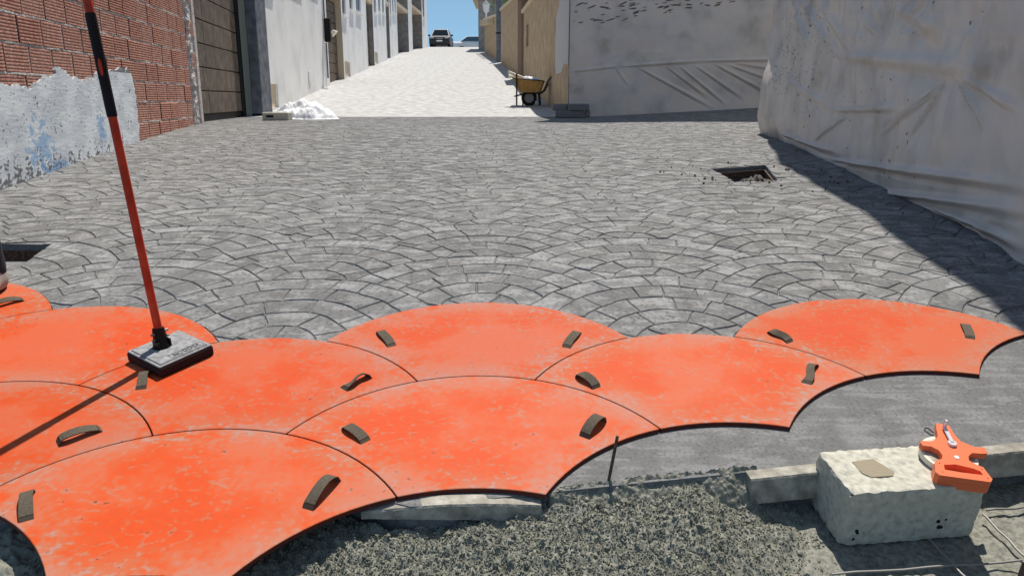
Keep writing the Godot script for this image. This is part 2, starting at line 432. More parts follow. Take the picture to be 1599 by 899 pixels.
func build_ground() -> void:
	var t := MB.new()
	var xs := []; var ds := []
	for i in 33: xs.append(signf(i - 16) * pow(absf(i - 16) / 16.0, 1.6) * 160.0)
	for j in 49: ds.append(-29.0 + 300.0 * pow(j / 48.0, 1.5))
	t.grid(32, 48, func(i, j): return g3(xs[i], ds[j], -1.0), Vector3.UP)
	struct("ground", t, mats.earth)
	# stamped pavement: the concrete bed (joint floor, and the smooth fresh bay)
	var b := MB.new()
	b.col = Color(0.86, 0.86, 0.87)
	var nx := 68; var nd := 90
	for i in nx:
		for j in nd:
			var x0 := -6.0 + 15.0 * i / nx; var x1 := -6.0 + 15.0 * (i + 1) / nx
			var s0 := pow(float(j) / nd, 1.35); var s1 := pow(float(j + 1) / nd, 1.35)
			var poly := PackedVector2Array([Vector2(x0, lerpf(edge_d(x0), 14.25, s0)), Vector2(x1, lerpf(edge_d(x1), 14.25, s0)), Vector2(x1, lerpf(edge_d(x1), 14.25, s1)), Vector2(x0, lerpf(edge_d(x0), 14.25, s1))])
			var parts := [poly]
			for h in holes:
				var nxt := []
				for pp in parts: nxt.append_array(Geometry2D.clip_polygons(pp, h))
				parts = nxt
			for pp in parts: poly_on_ground(b, pp, 0.0)
	for i in nx:
		var x0 := -6.0 + 15.0 * i / nx; var x1 := -6.0 + 15.0 * (i + 1) / nx
		b.quad(g3(x0, edge_d(x0)), g3(x1, edge_d(x1)), g3(x1, edge_d(x1), -0.3), g3(x0, edge_d(x0), -0.3), Vector3.BACK)
	var pave := struct("pavement", b, mats.slab)
	build_stones(pave)
	# pale street climbing to the crest
	var s := MB.new()
	var rx := FastNoiseLite.new(); rx.seed = 5; rx.frequency = 0.9
	s.grid(44, 120, func(i, j):
		var x: float = -9.5 + 13.5 * i / 44.0
		var d: float = 14.13 + 55.0 * pow(j / 120.0, 1.3) + (rx.get_noise_1d(x * 2.0) * 0.12 if j == 0 else 0.0)
		return g3(x, d, 0.009), Vector3.UP)
	struct("street", s, mats.street)
	# floor of the strip still to be cast
	var p := MB.new()
	var fn := FastNoiseLite.new(); fn.seed = 8; fn.frequency = 9.0; fn.fractal_octaves = 4
	p.grid(260, 90, func(i, j):
		var x: float = -2.6 + 5.2 * i / 260.0
		var d: float = 0.3 + (edge_d(x) - 0.29) * j / 90.0
		return g3(x, d, -0.125 + 0.012 * fn.get_noise_2d(x, d) + 0.006 * fn.get_noise_2d(x * 4.0 + 9.0, d * 4.0)), Vector3.UP)
	struct("trench_floor", p, mats.wet)

func build_stones(pave: Node) -> void:
	var all := []
	var powder := []       # how much release powder each stone kept: the outer ring of a fan keeps most
	var damp := FastNoiseLite.new(); damp.seed = 31; damp.frequency = 0.55; damp.fractal_octaves = 4
	for b in range(3, 42):
		for k in range(-5, 5):
			var a := k + (0.5 if posmod(b, 2) == 1 else 0.0)
			var c := fan_c(a, b)
			if c.x < -5.6 or c.x > 6.2: continue
			var low := []
			for db in range(1, 5):
				for da in [-1.0, -0.5, 0.0, 0.5, 1.0]:
					if absf(fposmod(da + db * 0.5, 1.0)) > 0.01: continue
					var cc := fan_c(a + da, b - db)
					if cc.distance_to(c) < 2.0 * FAN_R: low.append([cc, disc(cc, FAN_R, 44)])
			for ring in 5:
				var ro := FAN_R - ring * 0.1195
				var ri := maxf(ro - 0.1195, 0.012)
				var rm := (ro + ri) * 0.5
				var th := -0.5 + rng.randf() * 0.15 + FAN_T
				var tin := th
				while th < PI + 0.55:
					var step := rng.randf_range(0.12, 0.23) / maxf(rm, 0.12)
					var th2 := th + step
					var tin2 := th2 + rng.randf_range(-0.10, 0.10) * 0.25 / maxf(rm, 0.2)
					var poly := PackedVector2Array()
					var m := maxi(2, int(ceil(step / 0.13)))
					for q in m + 1: poly.append(c + Vector2.from_angle(lerpf(th, th2, float(q) / m)) * ro)
					for q in m + 1: poly.append(c + Vector2.from_angle(lerpf(tin2, tin, float(q) / m)) * ri)
					th = th2; tin = tin2
					var pieces := [poly]
					for l in low:
						var hidden := true
						for q in poly:
							if q.distance_to(l[0]) > FAN_R: hidden = false; break
						if hidden: pieces = []; break
						var near := false
						for q in poly:
							if q.distance_to(l[0]) < FAN_R: near = true; break
						if not near: continue
						var nxt := []
						for pp in pieces: nxt.append_array(Geometry2D.clip_polygons(pp, l[1]))
						pieces = nxt
					for pp in pieces:
						for o in Geometry2D.offset_polygon(pp, -rng.randf_range(0.0008, 0.0026)):
							var st := finish_stone(o)
							if st.size() > 2:
								all.append(st)
								powder.append(rng.randf_range(1.08, 1.22) if ring == 0 else rng.randf_range(0.86, 0.99))
	var rows := []
	for i in all.size():
		var cc := Vector2.ZERO
		for q in all[i]: cc += q / all[i].size()
		var d := d_of(cc.y)
		var key := d + (100.0 if absf(cc.x) > 0.68 * d + 0.1 else 0.0)
		rows.append([key, i])
	rows.sort_custom(func(p, q): return p[0] < q[0])
	var rest := MB.new()
	for n in rows.size():
		var poly: PackedVector2Array = all[rows[n][1]]
		var m := MB.new() if n < 300 else rest
		stone_mesh(m, poly, powder[rows[n][1]] * (1.0 + 0.14 * damp.get_noise_2d(poly[0].x, poly[0].y)))
		if n < 300: obj("stone", m, mats.stone, pave)
	var r := obj("small_stones", rest, mats.stone, pave)
	r.set_meta("kind", "stuff")
var warp_n := FastNoiseLite.new()
func warp(p: Vector2) -> Vector2:
	warp_n.frequency = 1.0
	return p + Vector2(warp_n.get_noise_2d(p.x * 3.5, p.y * 3.5), warp_n.get_noise_2d(p.x * 3.5 + 91.0, p.y * 3.5)) * 0.014 + Vector2(warp_n.get_noise_2d(p.x * 26.0 + 40.0, p.y * 26.0), warp_n.get_noise_2d(p.x * 26.0, p.y * 26.0 + 70.0)) * 0.0019
func finer(o: PackedVector2Array, most: float) -> PackedVector2Array:
	var r := PackedVector2Array()
	for i in o.size():
		var q := o[(i + 1) % o.size()]
		var m := clampi(int(ceil(o[i].distance_to(q) / most)), 1, 5)
		for k in m: r.append(warp(o[i].lerp(q, float(k) / m)))
	return r
func finish_stone(o: PackedVector2Array) -> PackedVector2Array:
	var area := 0.0
	for i in o.size():
		var q := o[(i + 1) % o.size()]
		area += o[i].x * q.y - q.x * o[i].y
	if absf(area) * 0.5 < 0.0011: return PackedVector2Array()
	var e := PackedVector2Array()
	for q in finer(o, 0.045 if o[0].y < 6.0 else 0.09): e.append(Vector2(q.x, d_of(q.y)))
	var cc := Vector2.ZERO
	for q in e: cc += q / e.size()
	if cc.y > 14.15 or cc.x > 8.5: return PackedVector2Array()
	for h in holes:
		if Geometry2D.is_point_in_polygon(cc, h): return PackedVector2Array()
		for q in e:
			if Geometry2D.is_point_in_polygon(q, h):
				var cut := Geometry2D.clip_polygons(e, h)
				if cut.is_empty(): return PackedVector2Array()
				e = cut[0]
				break
	var out := PackedVector2Array()
	for q in e: out.append(Vector2(q.x, w_of(q.y)))
	return out
func stone_mesh(m: MB, poly: PackedVector2Array, keep: float) -> void:
	var tone := rng.randf_range(0.92, 1.04) * keep
	if rng.randf() < 0.14: tone *= 0.9
	m.col = Color(tone, tone * 0.995, tone * 0.985)
	var cc := Vector2.ZERO
	for q in poly: cc += q / poly.size()
	var hgt := 0.0062 + rng.randf_range(-0.0012, 0.0012)
	var tl := Vector2(rng.randf_range(-1, 1), rng.randf_range(-1, 1)) * 0.008
	var lo := PackedVector3Array(); var hi := PackedVector3Array(); var top := PackedVector2Array()
	for q in poly:
		var t := q + (cc - q).normalized() * 0.0045
		top.append(t)
		lo.push_back(g3(q.x, d_of(q.y), -0.001))
		hi.push_back(g3(t.x, d_of(t.y), hgt + (t - cc).dot(tl)))
	var up := gnorm(cc.x, d_of(cc.y))
	for i in poly.size():
		var j := (i + 1) % poly.size()
		var mid := (lo[i] + lo[j]) * 0.5 - g3(cc.x, d_of(cc.y))
		m.quad(lo[i], lo[j], hi[j], hi[i], mid.normalized() + up)
	var ix := Geometry2D.triangulate_polygon(top)
	for k in range(0, ix.size(), 3):
		m.tri(hi[ix[k]], hi[ix[k + 1]], hi[ix[k + 2]], up)

# ---------------------------------------------------------------- stamping mats
func mat_poly(a: float, b: int) -> PackedVector2Array:
	var pieces := [disc(fan_c(a, b), FAN_R - 0.0012, 96)]
	for db in range(1, 5):
		for da in [-1.0, -0.5, 0.0, 0.5, 1.0]:
			if absf(fposmod(da + db * 0.5, 1.0)) > 0.01: continue
			var nxt := []
			for pp in pieces: nxt.append_array(Geometry2D.clip_polygons(pp, disc(fan_c(a + da, b - db), FAN_R + 0.0012, 96)))
			pieces = nxt
	var best: PackedVector2Array = pieces[0]
	for p: PackedVector2Array in pieces:
		if p.size() > best.size(): best = p
	return best
func build_mat(a: float, b: int, label: String, straps: Array, lift := 0.0) -> void:
	var poly := mat_poly(a, b)
	var m := MB.new()
	m.use_uv = true
	m.col = {"-1.0/2": Color(1, 0.92, 0.85), "-0.5/1": Color(0.96, 0.92, 0.9), "0.0/2": Color(0.93, 0.95, 1.1), "0.0/0": Color(1.0, 1.14, 1.1), "0.5/1": Color(0.98, 1.0, 1.0), "1.0/2": Color(0.93, 0.90, 0.8), "-1.0/0": Color(0.94, 0.9, 0.85)}.get("%.1f/%d" % [a, b], Color(1, 0.98, 0.92))   # each mat has aged differently
	var hi := 0.0145 + lift; var lo := 0.0015 + lift
	var cells := []
	var mn := Vector2(1e9, 1e9); var mx := Vector2(-1e9, -1e9)
	for q in poly: mn = mn.min(q); mx = mx.max(q)
	var pt := func(q: Vector2, up: float) -> Vector3: return g3(q.x, d_of(q.y), up)
	var tx := func(q: Vector2) -> Vector2: return Vector2((q.x + 2.6) / 5.5, (q.y - 0.7) / 2.803)
	var inner := Geometry2D.offset_polygon(poly, -0.0025)
	var ip: PackedVector2Array = inner[0]
	var step := 0.13
	var y := mn.y
	while y < mx.y:
		var x := mn.x
		while x < mx.x:
			var cell := PackedVector2Array([Vector2(x, y), Vector2(x + step, y), Vector2(x + step, y + step), Vector2(x, y + step)])
			for pp in Geometry2D.intersect_polygons(cell, ip): cells.append(pp)
			x += step
		y += step
	for pp: PackedVector2Array in cells:
		var ix := Geometry2D.triangulate_polygon(pp)
		for k in range(0, ix.size(), 3):
			var q := pp[ix[k]]; var r := pp[ix[k + 1]]; var s := pp[ix[k + 2]]
			var nq := gnorm(q.x, d_of(q.y))
			m.tri_n(pt.call(q, hi), pt.call(r, hi), pt.call(s, hi), nq, nq, nq, tx.call(q), tx.call(r), tx.call(s))
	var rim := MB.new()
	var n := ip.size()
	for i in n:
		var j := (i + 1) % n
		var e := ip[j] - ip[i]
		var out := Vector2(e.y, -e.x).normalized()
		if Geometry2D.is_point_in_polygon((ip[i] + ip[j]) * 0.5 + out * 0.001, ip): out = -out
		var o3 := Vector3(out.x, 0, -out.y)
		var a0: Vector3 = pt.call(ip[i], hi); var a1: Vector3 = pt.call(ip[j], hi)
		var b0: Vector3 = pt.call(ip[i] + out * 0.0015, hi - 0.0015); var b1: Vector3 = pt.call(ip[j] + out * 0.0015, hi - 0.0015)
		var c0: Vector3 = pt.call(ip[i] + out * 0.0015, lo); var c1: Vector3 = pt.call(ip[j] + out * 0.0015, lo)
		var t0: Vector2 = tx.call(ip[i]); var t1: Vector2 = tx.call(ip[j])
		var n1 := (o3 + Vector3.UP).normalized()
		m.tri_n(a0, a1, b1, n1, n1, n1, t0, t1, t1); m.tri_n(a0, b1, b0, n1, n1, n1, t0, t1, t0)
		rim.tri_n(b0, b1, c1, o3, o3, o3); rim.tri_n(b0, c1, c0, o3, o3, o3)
	var root := thing("stamping_mat", label, "stamping mat", Vector3.ZERO, "orange stamping mats")
	obj("sheet", m, mats.mat, root)
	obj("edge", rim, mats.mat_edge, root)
	for s in straps: strap(root, gp(s[0], s[1], hi), gp(s[2], s[3], hi), s[4], s[5])
func strap(root: Node, p: Vector3, q: Vector3, arch: float, twist: float) -> void:
	# webbing handle: a flat band that arches between two slots
	var m := MB.new()
	var along := (q - p)
	var up := gnorm(p.x, -p.z)
	var side := along.cross(up).normalized()
	var half := 0.0165; var th := 0.0035
	var N := 14
	var rows := []
	for i in N + 1:
		var t := float(i) / N
		var rise: float = pow(sin(PI * pow(t, 0.72)), 0.7) * arch * 0.75 * (1.0 - 0.25 * (t - 0.5) * twist) - (0.004 if i == 0 or i == N else 0.0)
		var wob := twist * sin(TAU * t) * 0.006
		var c := p + along * t + up * (rise + 0.002) + side * wob
		var sd := side.rotated(along.normalized(), twist * 0.6 * sin(PI * t))
		var wd := half * (1.0 - 0.22 * absf(twist) * sin(PI * t))
		rows.append([c + sd * wd, c - sd * wd])
	for i in N:
		var a0: Vector3 = rows[i][0]; var b0: Vector3 = rows[i][1]; var a1: Vector3 = rows[i + 1][0]; var b1: Vector3 = rows[i + 1][1]
		var nn := (a1 - a0).cross(b0 - a0).normalized()
		if nn.dot(up) < 0: nn = -nn
		var o := nn * th
		m.quad(a0 + o, b0 + o, b1 + o, a1 + o, nn)
		m.quad(a0, b0, b1, a1, -nn)
		m.quad(a0, a1, a1 + o, a0 + o, a0 - b0)
		m.quad(b0, b1, b1 + o, b0 + o, b0 - a0)
	obj("strap_handle", m, mats.strap, root)

# ---------------------------------------------------------------- wet concrete heap, boards, block, tape
func build_trench() -> void:
	var fn := FastNoiseLite.new(); fn.seed = 77; fn.frequency = 5.0; fn.fractal_octaves = 3
	var gr := FastNoiseLite.new(); gr.seed = 78; gr.frequency = 26.0; gr.fractal_octaves = 4; gr.fractal_gain = 0.6
	var top := func(x: float, s: float) -> float:
		# height above the bed of the trench; s = metres in front of the slab edge
		var right := 1.0 - smoothstep(0.50, 0.86, x + s * 0.30 + 0.05 * fn.get_noise_2d(x * 2.0, s * 2.0))
		var amt := lerpf(0.062, 0.10, smoothstep(-0.25, 0.22, x)) * right
		amt *= 1.0 - 0.42 * smoothstep(0.03, 0.5, s)
		amt += (0.020 * fn.get_noise_2d(x, s) + 0.017 * gr.get_noise_2d(x, s)) * (0.25 + 0.75 * right)
		return amt - 0.128 + 0.002
	var m := MB.new()
	var nx := 420; var nd := 190
	m.grid(nx, nd, func(i, j):
		var x: float = -1.9 + 2.95 * i / nx
		var s: float = 0.004 + 0.95 * j / nd
		return g3(x, edge_d(x) - s, top.call(x, s)), Vector3.UP)
	var heap := obj("wet_concrete", m, mats.wet)
	tag(heap, "rough grey wet concrete shovelled into the trench along the slab edge", "concrete")
	heap.set_meta("kind", "stuff")
	# aggregate grains on it
	var g := MB.new()
	for k in 5:
		var pts := [Vector3(0, 1, 0), Vector3(0.9, 0.3, 0.2), Vector3(0.2, 0.25, 0.95), Vector3(-0.85, 0.2, 0.35), Vector3(-0.4, 0.3, -0.9), Vector3(0.6, 0.2, -0.75)]
		pts[k] *= 1.2
		if k == 0:
			for q in range(1, 6):
				var r := 1 + q % 5
				g.tri(pts[0], pts[q], pts[r], Vector3(0, 0.5, 0) + pts[q] + pts[r])
				g.tri(Vector3(0, -0.6, 0), pts[q], pts[r], Vector3(0, -0.5, 0) + pts[q] + pts[r])
	var mm := MultiMesh.new()
	mm.transform_format = MultiMesh.TRANSFORM_3D
	mm.use_colors = true
	mm.mesh = g.mesh()
	var n := 70000
	mm.instance_count = n
	for i in n:
		var x := rng.randf_range(-1.2, 1.0)
		var s := 0.006 + 0.62 * rng.randf()
		var dense := 1.0 - smoothstep(0.50, 0.86, x + s * 0.30)
		var sz := rng.randf_range(0.0014, 0.0042) * (1.0 if rng.randf() < 0.98 else 2.4)
		if rng.randf() > 0.22 + 0.78 * dense: sz *= 0.45
		var p := g3(x, edge_d(x) - s, top.call(x, s) + sz * 0.25)
		var bs := Basis.from_euler(Vector3(rng.randf() * TAU, rng.randf() * TAU, rng.randf() * TAU)).scaled(Vector3.ONE * sz)
		mm.set_instance_transform(i, Transform3D(bs, p))
		var v := rng.randf_range(0.7, 1.3)
		mm.set_instance_color(i, Color(v, v, v * 0.97))
	var mi := MultiMeshInstance3D.new()
	mi.multimesh = mm; mi.name = "aggregate"; mi.material_override = mats.wet
	heap.add_child(mi)
	mi.set_meta("kind", "stuff")
	# crumbs of concrete slumped over the slab edge between the two boards
	var lump := MB.new()
	var ln := FastNoiseLite.new(); ln.seed = 12; ln.frequency = 7.0; ln.fractal_octaves = 4
	var xa := flat2(gp(858, 770)).x; var xb := flat2(gp(1185, 740)).x
	lump.grid(200, 40, func(i, j):
		var x: float = lerpf(xa, xb, i / 200.0)
		var t: float = j / 40.0
		var e := sin(PI * clampf(i / 200.0, 0.0, 1.0))
		var s: float = lerpf(-0.018, 0.075, t)
		var hh: float = lerpf(0.004, -0.085, pow(t, 1.4)) * 1.0 + (0.016 * ln.get_noise_2d(x, s * 2.0) + 0.011 * gr.get_noise_2d(x * 1.4, s * 1.4 + 4.0)) * (0.3 if j == 0 else 1.0)
		if j == 0: hh = -0.004
		return g3(x, edge_d(x) - s * (0.4 + 0.6 * pow(e, 0.3)), hh), Vector3.UP + Vector3.BACK)
	var lm := obj("slumped_edge", lump, mats.wet, heap)
	lm.set_meta("kind", "stuff")
	# formwork boards along the slab edge
	for w in [[1168.0, 743.0, 1680.0, 690.0, "pale timber formwork board holding the slab edge behind the concrete block"], [560.0, 804.0, 845.0, 783.0, "wet pale formwork board showing under the overhanging orange mats"]]:
		var p := flat2(gp(w[0], w[1])); var q := flat2(gp(w[2], w[3]))
		p.y = edge_d(p.x); q.y = edge_d(q.x)
		var u := (q - p).normalized()
		var nb := Vector2(u.y, -u.x)
		var L := p.distance_to(q)
		var bm := MB.new()
		var N := 26
		var rows := []
		for i in N + 1:
			var s := L * i / N
			var c := p + u * s
			var wob := 0.0035 * fn.get_noise_1d(s * 3.0 + w[0])
			var tb := 0.0 if w[0] > 900 else 0.012 * sin(PI * i / N) - 0.012
			var bot := -0.075 if w[0] > 900 else lerpf(-0.03, -0.055, float(i) / N)
			var k := c - nb * 0.004; var f := c + nb * (0.032 + wob)
			rows.append([g3(k.x, k.y, 0.002 + tb), g3(f.x, f.y, 0.001 + wob + tb), g3(f.x + nb.x * 0.003, f.y + nb.y * 0.003, -0.004 + wob + tb), g3(f.x + nb.x * 0.003, f.y + nb.y * 0.003, bot), g3(k.x, k.y, bot)])
		for i in N:
			for k in 5:
				var k2 := (k + 1) % 5
				var mid: Vector3 = (rows[i][k] + rows[i][k2]) * 0.5
				var cen: Vector3 = (rows[i][0] + rows[i][1] + rows[i][3] + rows[i][4]) * 0.25
				bm.quad(rows[i][k], rows[i][k2], rows[i + 1][k2], rows[i + 1][k], mid - cen)
		for e in [0, N]:
			for k in [1, 2, 3]: bm.tri(rows[e][0], rows[e][k], rows[e][k + 1], Vector3(u.x, 0, -u.y) * (1.0 if e == N else -1.0))
		tag(obj("formwork_board", bm, mats.wood), w[4], "board", "formwork boards")
	# hollow concrete block lying in the trench, pores filled
	var fl := gp(1313, 854, -0.12); var fr := gp(1519, 838, -0.12)
	var ux := (fr - fl).normalized()
	var up := gnorm(0.9, 1.8)
	var uz := ux.cross(up).normalized()       # towards the camera
	up = uz.cross(ux).normalized()
	var W := fl.distance_to(fr); var Hh := 0.172; var D := 0.185
	var cb := thing("concrete_block", "pale hollow concrete block with mortar filled core carrying the tape measure", "block", fl + ux * W * 0.5 - uz * D * 0.5, "", Basis(ux, up, uz))
	var bm := MB.new()
	var bn := FastNoiseLite.new(); bn.seed = 21; bn.frequency = 34.0; bn.fractal_octaves = 4
	# rough faces: six displaced grids
	var rough := func(p: Vector3) -> Vector3:
		var q := p
		var ex := smoothstep(0.014, 0.0, W * 0.5 - absf(p.x)); var ey := smoothstep(0.014, 0.0, Hh * 0.5 - absf(p.y - Hh * 0.5)); var ez := smoothstep(0.014, 0.0, D * 0.5 - absf(p.z))
		var chip := (ex * ey + ey * ez + ex * ez) * (0.0015 + 0.005 * maxf(0.0, bn.get_noise_3d(p.x * 1.5 + 3.0, p.y * 1.5, p.z * 1.5) - 0.08))
		q -= Vector3(signf(p.x) * ex, signf(p.y - Hh * 0.5) * ey, signf(p.z) * ez) * chip
		q += Vector3(bn.get_noise_3d(p.x, p.y, p.z), bn.get_noise_3d(p.x + 7.0, p.y, p.z), bn.get_noise_3d(p.x, p.y + 7.0, p.z)) * 0.0042
		return q
	var fs := [[Vector3.RIGHT, Vector3.BACK, Vector3.UP, Vector3(W, D, Hh), 1.0], [Vector3.RIGHT, Vector3.BACK, Vector3.UP, Vector3(W, D, Hh), -1.0], [Vector3.RIGHT, Vector3.UP, Vector3.BACK, Vector3(W, Hh, D), 1.0], [Vector3.RIGHT, Vector3.UP, Vector3.BACK, Vector3(W, Hh, D), -1.0], [Vector3.BACK, Vector3.UP, Vector3.RIGHT, Vector3(D, Hh, W), 1.0], [Vector3.BACK, Vector3.UP, Vector3.RIGHT, Vector3(D, Hh, W), -1.0]]
	for f in fs:
		var nu := int(f[3].x / 0.008); var nv := int(f[3].y / 0.008)
		bm.grid(nu, nv, func(i, j):
			var a: float = (float(i) / nu - 0.5) * f[3].x; var b: float = (float(j) / nv - 0.5) * f[3].y
			return rough.call(f[0] * a + f[1] * b + f[2] * f[3].z * 0.5 * f[4] + Vector3(0, Hh * 0.5, 0)), f[2] * f[4])
	obj("body", bm, mats.block, cb)
	var core := MB.new()
	core.prism(PackedVector2Array([Vector2(-0.118, -0.035), Vector2(-0.055, -0.042), Vector2(-0.028, 0.018), Vector2(-0.04, 0.034), Vector2(-0.10, 0.034), Vector2(-0.116, 0.015)]), Vector3(0, Hh - 0.01, 0), Basis.IDENTITY, 0.0125, 0.0)
	obj("mortar_core", core, mats.mortar_fill, cb)
	for f in [[-0.150, 0.05, 0.005], [-0.147, 0.043, 0.004], [-0.155, 0.024, 0.0035], [0.075, 0.062, 0.0055], [0.08, 0.043, 0.006], [0.087, 0.042, 0.005], [0.095, 0.067, 0.0035]]:
		var pit := MB.new()
		pit.prism(disc(Vector2.ZERO, f[2], 9), Vector3(f[0], f[1], D * 0.5 + 0.0005), Basis(Vector3.RIGHT, Vector3.BACK, Vector3.DOWN), 0.0035, 0.002)
		obj("tar_spot", pit, mats.dark, cb)
	build_tape(cb)
	# steel bars of the mesh lying in the trench
	for r in [[1542, 797, 1660, 788, "thin steel mesh bar running level behind the concrete block"], [1536, 803, 1606, 874, "thin steel mesh bar running from the concrete block towards the brown peg"], [1300, 897, 1597, 876, "thin steel mesh bar crossing in front of the concrete block"], [1452, 842, 1512, 905, "thin steel mesh bar lying in the shadow of the concrete block"]]:
		var p := gp(r[0], r[1], -0.105); var q := gp(r[2], r[3], -0.105)
		var t := MB.new()
		var pts := []; var rad := []
		for i in 9:
			pts.append(p.lerp(q, i / 8.0) + Vector3(0, 0.002 * sin(i * 1.7), 0)); rad.append(0.0032)
		t.tube(pts, rad, 7)
		tag(obj("steel_bar", t, mats.steel), r[4], "steel bar", "reinforcing mesh bars")
	var stub := MB.new()  # plain brown stub in place of an unidentified object
	var pb := gp(1600, 915, -0.12)
	stub.tube([pb + Vector3(0, -0.05, 0), pb + Vector3(0, 0.03, 0), pb + Vector3(0.002, 0.058, 0), pb + Vector3(0.002, 0.064, 0)], [0.016, 0.016, 0.014, 0.006], 9)
	tag(obj("brown_stub", stub, sm(Color(0.40, 0.33, 0.29), 0.9, null, 3.0, mats.fine, 0.4)), "short brown rounded peg standing in the trench beside the steel mesh", "stub")
	# rusty stake
	var st := MB.new()
	var s0 := gp(945, 782, -0.06); var s1 := atd(965, 681, -s0.z + 0.012)
	st.tube([s0 + (s0 - s1) * 0.5, s0, s0.lerp(s1, 0.5), s1], [0.0045, 0.0045, 0.0045, 0.0045], 8)
	tag(obj("rebar_stake", st, mats.rust), "rusty steel stake standing upright at the slab edge in wet concrete", "stake")

func build_tape(cb: Node3D) -> void:
	# open reel tape lying on the block: outline traced on a plane just above the block's top
	var xf := cb.transform
	var hgt := 0.172 + 0.034
	var org := xf * Vector3(0.13, hgt, 0.0)
	var bs := xf.basis.rotated(xf.basis.x.normalized(), 0.10)
	var toxz := func(px: float, py: float) -> Vector2:
		var r := ray(px, py)
		var nn := bs.y
		var p: Vector3 = CAM + r * ((org - CAM).dot(nn) / r.dot(nn))
		var l: Vector3 = bs.inverse() * (p - org)
		return Vector2(l.x, l.z)
	var tr := func(list: Array) -> PackedVector2Array:
		var o := PackedVector2Array()
		for q in list: o.append(toxz.call(1420.0 + q[0] / 6.916, 640.0 + q[1] / 6.916))
		return o
	var root := thing("tape_measure", "orange open reel tape measure with silver crank on the concrete block", "tape measure", org, "", bs)
	var frame := MB.new()
	var outline: PackedVector2Array = tr.call([[290, 165], [330, 168], [395, 175], [430, 190], [500, 300], [560, 360], [700, 420], [820, 430], [845, 490], [770, 492], [680, 485], [640, 520], [645, 565], [700, 600], [800, 640], [900, 770], [880, 800], [330, 725], [285, 690], [275, 590], [300, 560], [355, 550], [360, 510], [320, 455], [240, 415], [150, 405], [120, 370], [130, 350], [240, 362], [300, 330], [310, 290], [295, 230]])
	var hole: PackedVector2Array = tr.call([[375, 612], [500, 608], [700, 655], [770, 685], [800, 725], [560, 695], [385, 665]])
	# the handle opening splits the frame plate in two rings of strips: cut it with a slit
	var left := Geometry2D.clip_polygons(outline, hole)
	var outer: PackedVector2Array = outline
	var bottom := -0.012
	if left.size() >= 2:
		# outer ring and hole returned apart: bridge them with a half cut
		var half_a := PackedVector2Array([Vector2(-1, -1), Vector2(hole[0].x * 0.5 + hole[3].x * 0.5, -1), Vector2(hole[0].x * 0.5 + hole[3].x * 0.5, 1), Vector2(-1, 1)])
		var half_b := PackedVector2Array([Vector2(hole[0].x * 0.5 + hole[3].x * 0.5, -1), Vector2(1, -1), Vector2(1, 1), Vector2(hole[0].x * 0.5 + hole[3].x * 0.5, 1)])
		for hf in [half_a, half_b]:
			for piece in Geometry2D.intersect_polygons(outer, hf):
				for fin in Geometry2D.clip_polygons(piece, hole): frame.prism(fin, Vector3(0, bottom, 0), Basis.IDENTITY, 0.018)
	else: frame.prism(outer, Vector3(0, bottom, 0), Basis.IDENTITY, 0.018)
	obj("frame", frame, mats.orange_plastic, root)
	var back := MB.new()
	for hf2 in Geometry2D.clip_polygons(outer, disc(Vector2(9, 9), 0.1, 6)): back.prism(PackedVector2Array(tr.call([[275, 590], [700, 600], [800, 640], [900, 770], [880, 800], [330, 725], [285, 690]])), Vector3(0, -0.034, 0), Basis.IDENTITY, 0.0215)
	obj("handle_back", back, mats.orange_plastic, root)
	# reel of tape under the frame
	var c0: Vector2 = toxz.call(1420 + 480 / 6.916, 640 + 470 / 6.916)
	var rr := 0.072
	var reel := MB.new()
	for k in 8:
		var ra := rr - k * 0.004
		var y0 := -0.030; var y1 := -0.0135 - 0.0006 * (k % 2)
		var pts := [Vector3(c0.x, y0, c0.y - 0.012), Vector3(c0.x, y1, c0.y - 0.012)]
		reel.tube(pts, [ra, ra], 36)
	obj("tape_reel", reel, mats.cream_plastic, root)
	var cm := MB.new()
	var a0: Vector2 = toxz.call(1420 + 460 / 6.916, 640 + 395 / 6.916); var a1: Vector2 = toxz.call(1420 + 372 / 6.916, 640 + 225 / 6.916)
	cm.tube([Vector3(a0.x, 0.006, a0.y), Vector3(a0.x, 0.0135, a0.y)], [0.0125, 0.011], 18)
	var dir := (a1 - a0)
	var ang := atan2(-dir.y, dir.x)
	cm.box(Vector3((a0.x + a1.x) * 0.5, 0.013, (a0.y + a1.y) * 0.5), Vector3(dir.length(), 0.005, 0.011), 0.002, Basis(Vector3.UP, ang))
	obj("crank", cm, mats.chrome, root)
	var kn := MB.new()
	kn.tube([Vector3(a1.x, 0.012, a1.y), Vector3(a1.x, 0.020, a1.y), Vector3(a1.x, 0.034, a1.y), Vector3(a1.x, 0.036, a1.y)], [0.005, 0.006, 0.0065, 0.004], 12)
	obj("crank_knob", kn, mats.chrome, root)
	var hub := MB.new()
	var h0: Vector2 = toxz.call(1420 + 512 / 6.916, 640 + 535 / 6.916)
	hub.tube([Vector3(h0.x, 0.004, h0.y), Vector3(h0.x, 0.008, h0.y)], [0.0075, 0.006], 12)
	obj("lock_button", hub, mats.white_cloth, root)
	var hk := MB.new()
	var q := []
	for e in [[285, 215], [225, 165], [195, 160], [185, 190], [250, 235], [285, 240]]:
		var f: Vector2 = toxz.call(1420 + e[0] / 6.916, 640 + e[1] / 6.916)
		q.append(Vector3(f.x, -0.012, f.y))
	hk.tube(q, [0.0018, 0.0018, 0.0018, 0.0018, 0.0018, 0.0018], 6)
	obj("hook_ring", hk, mats.black, root)
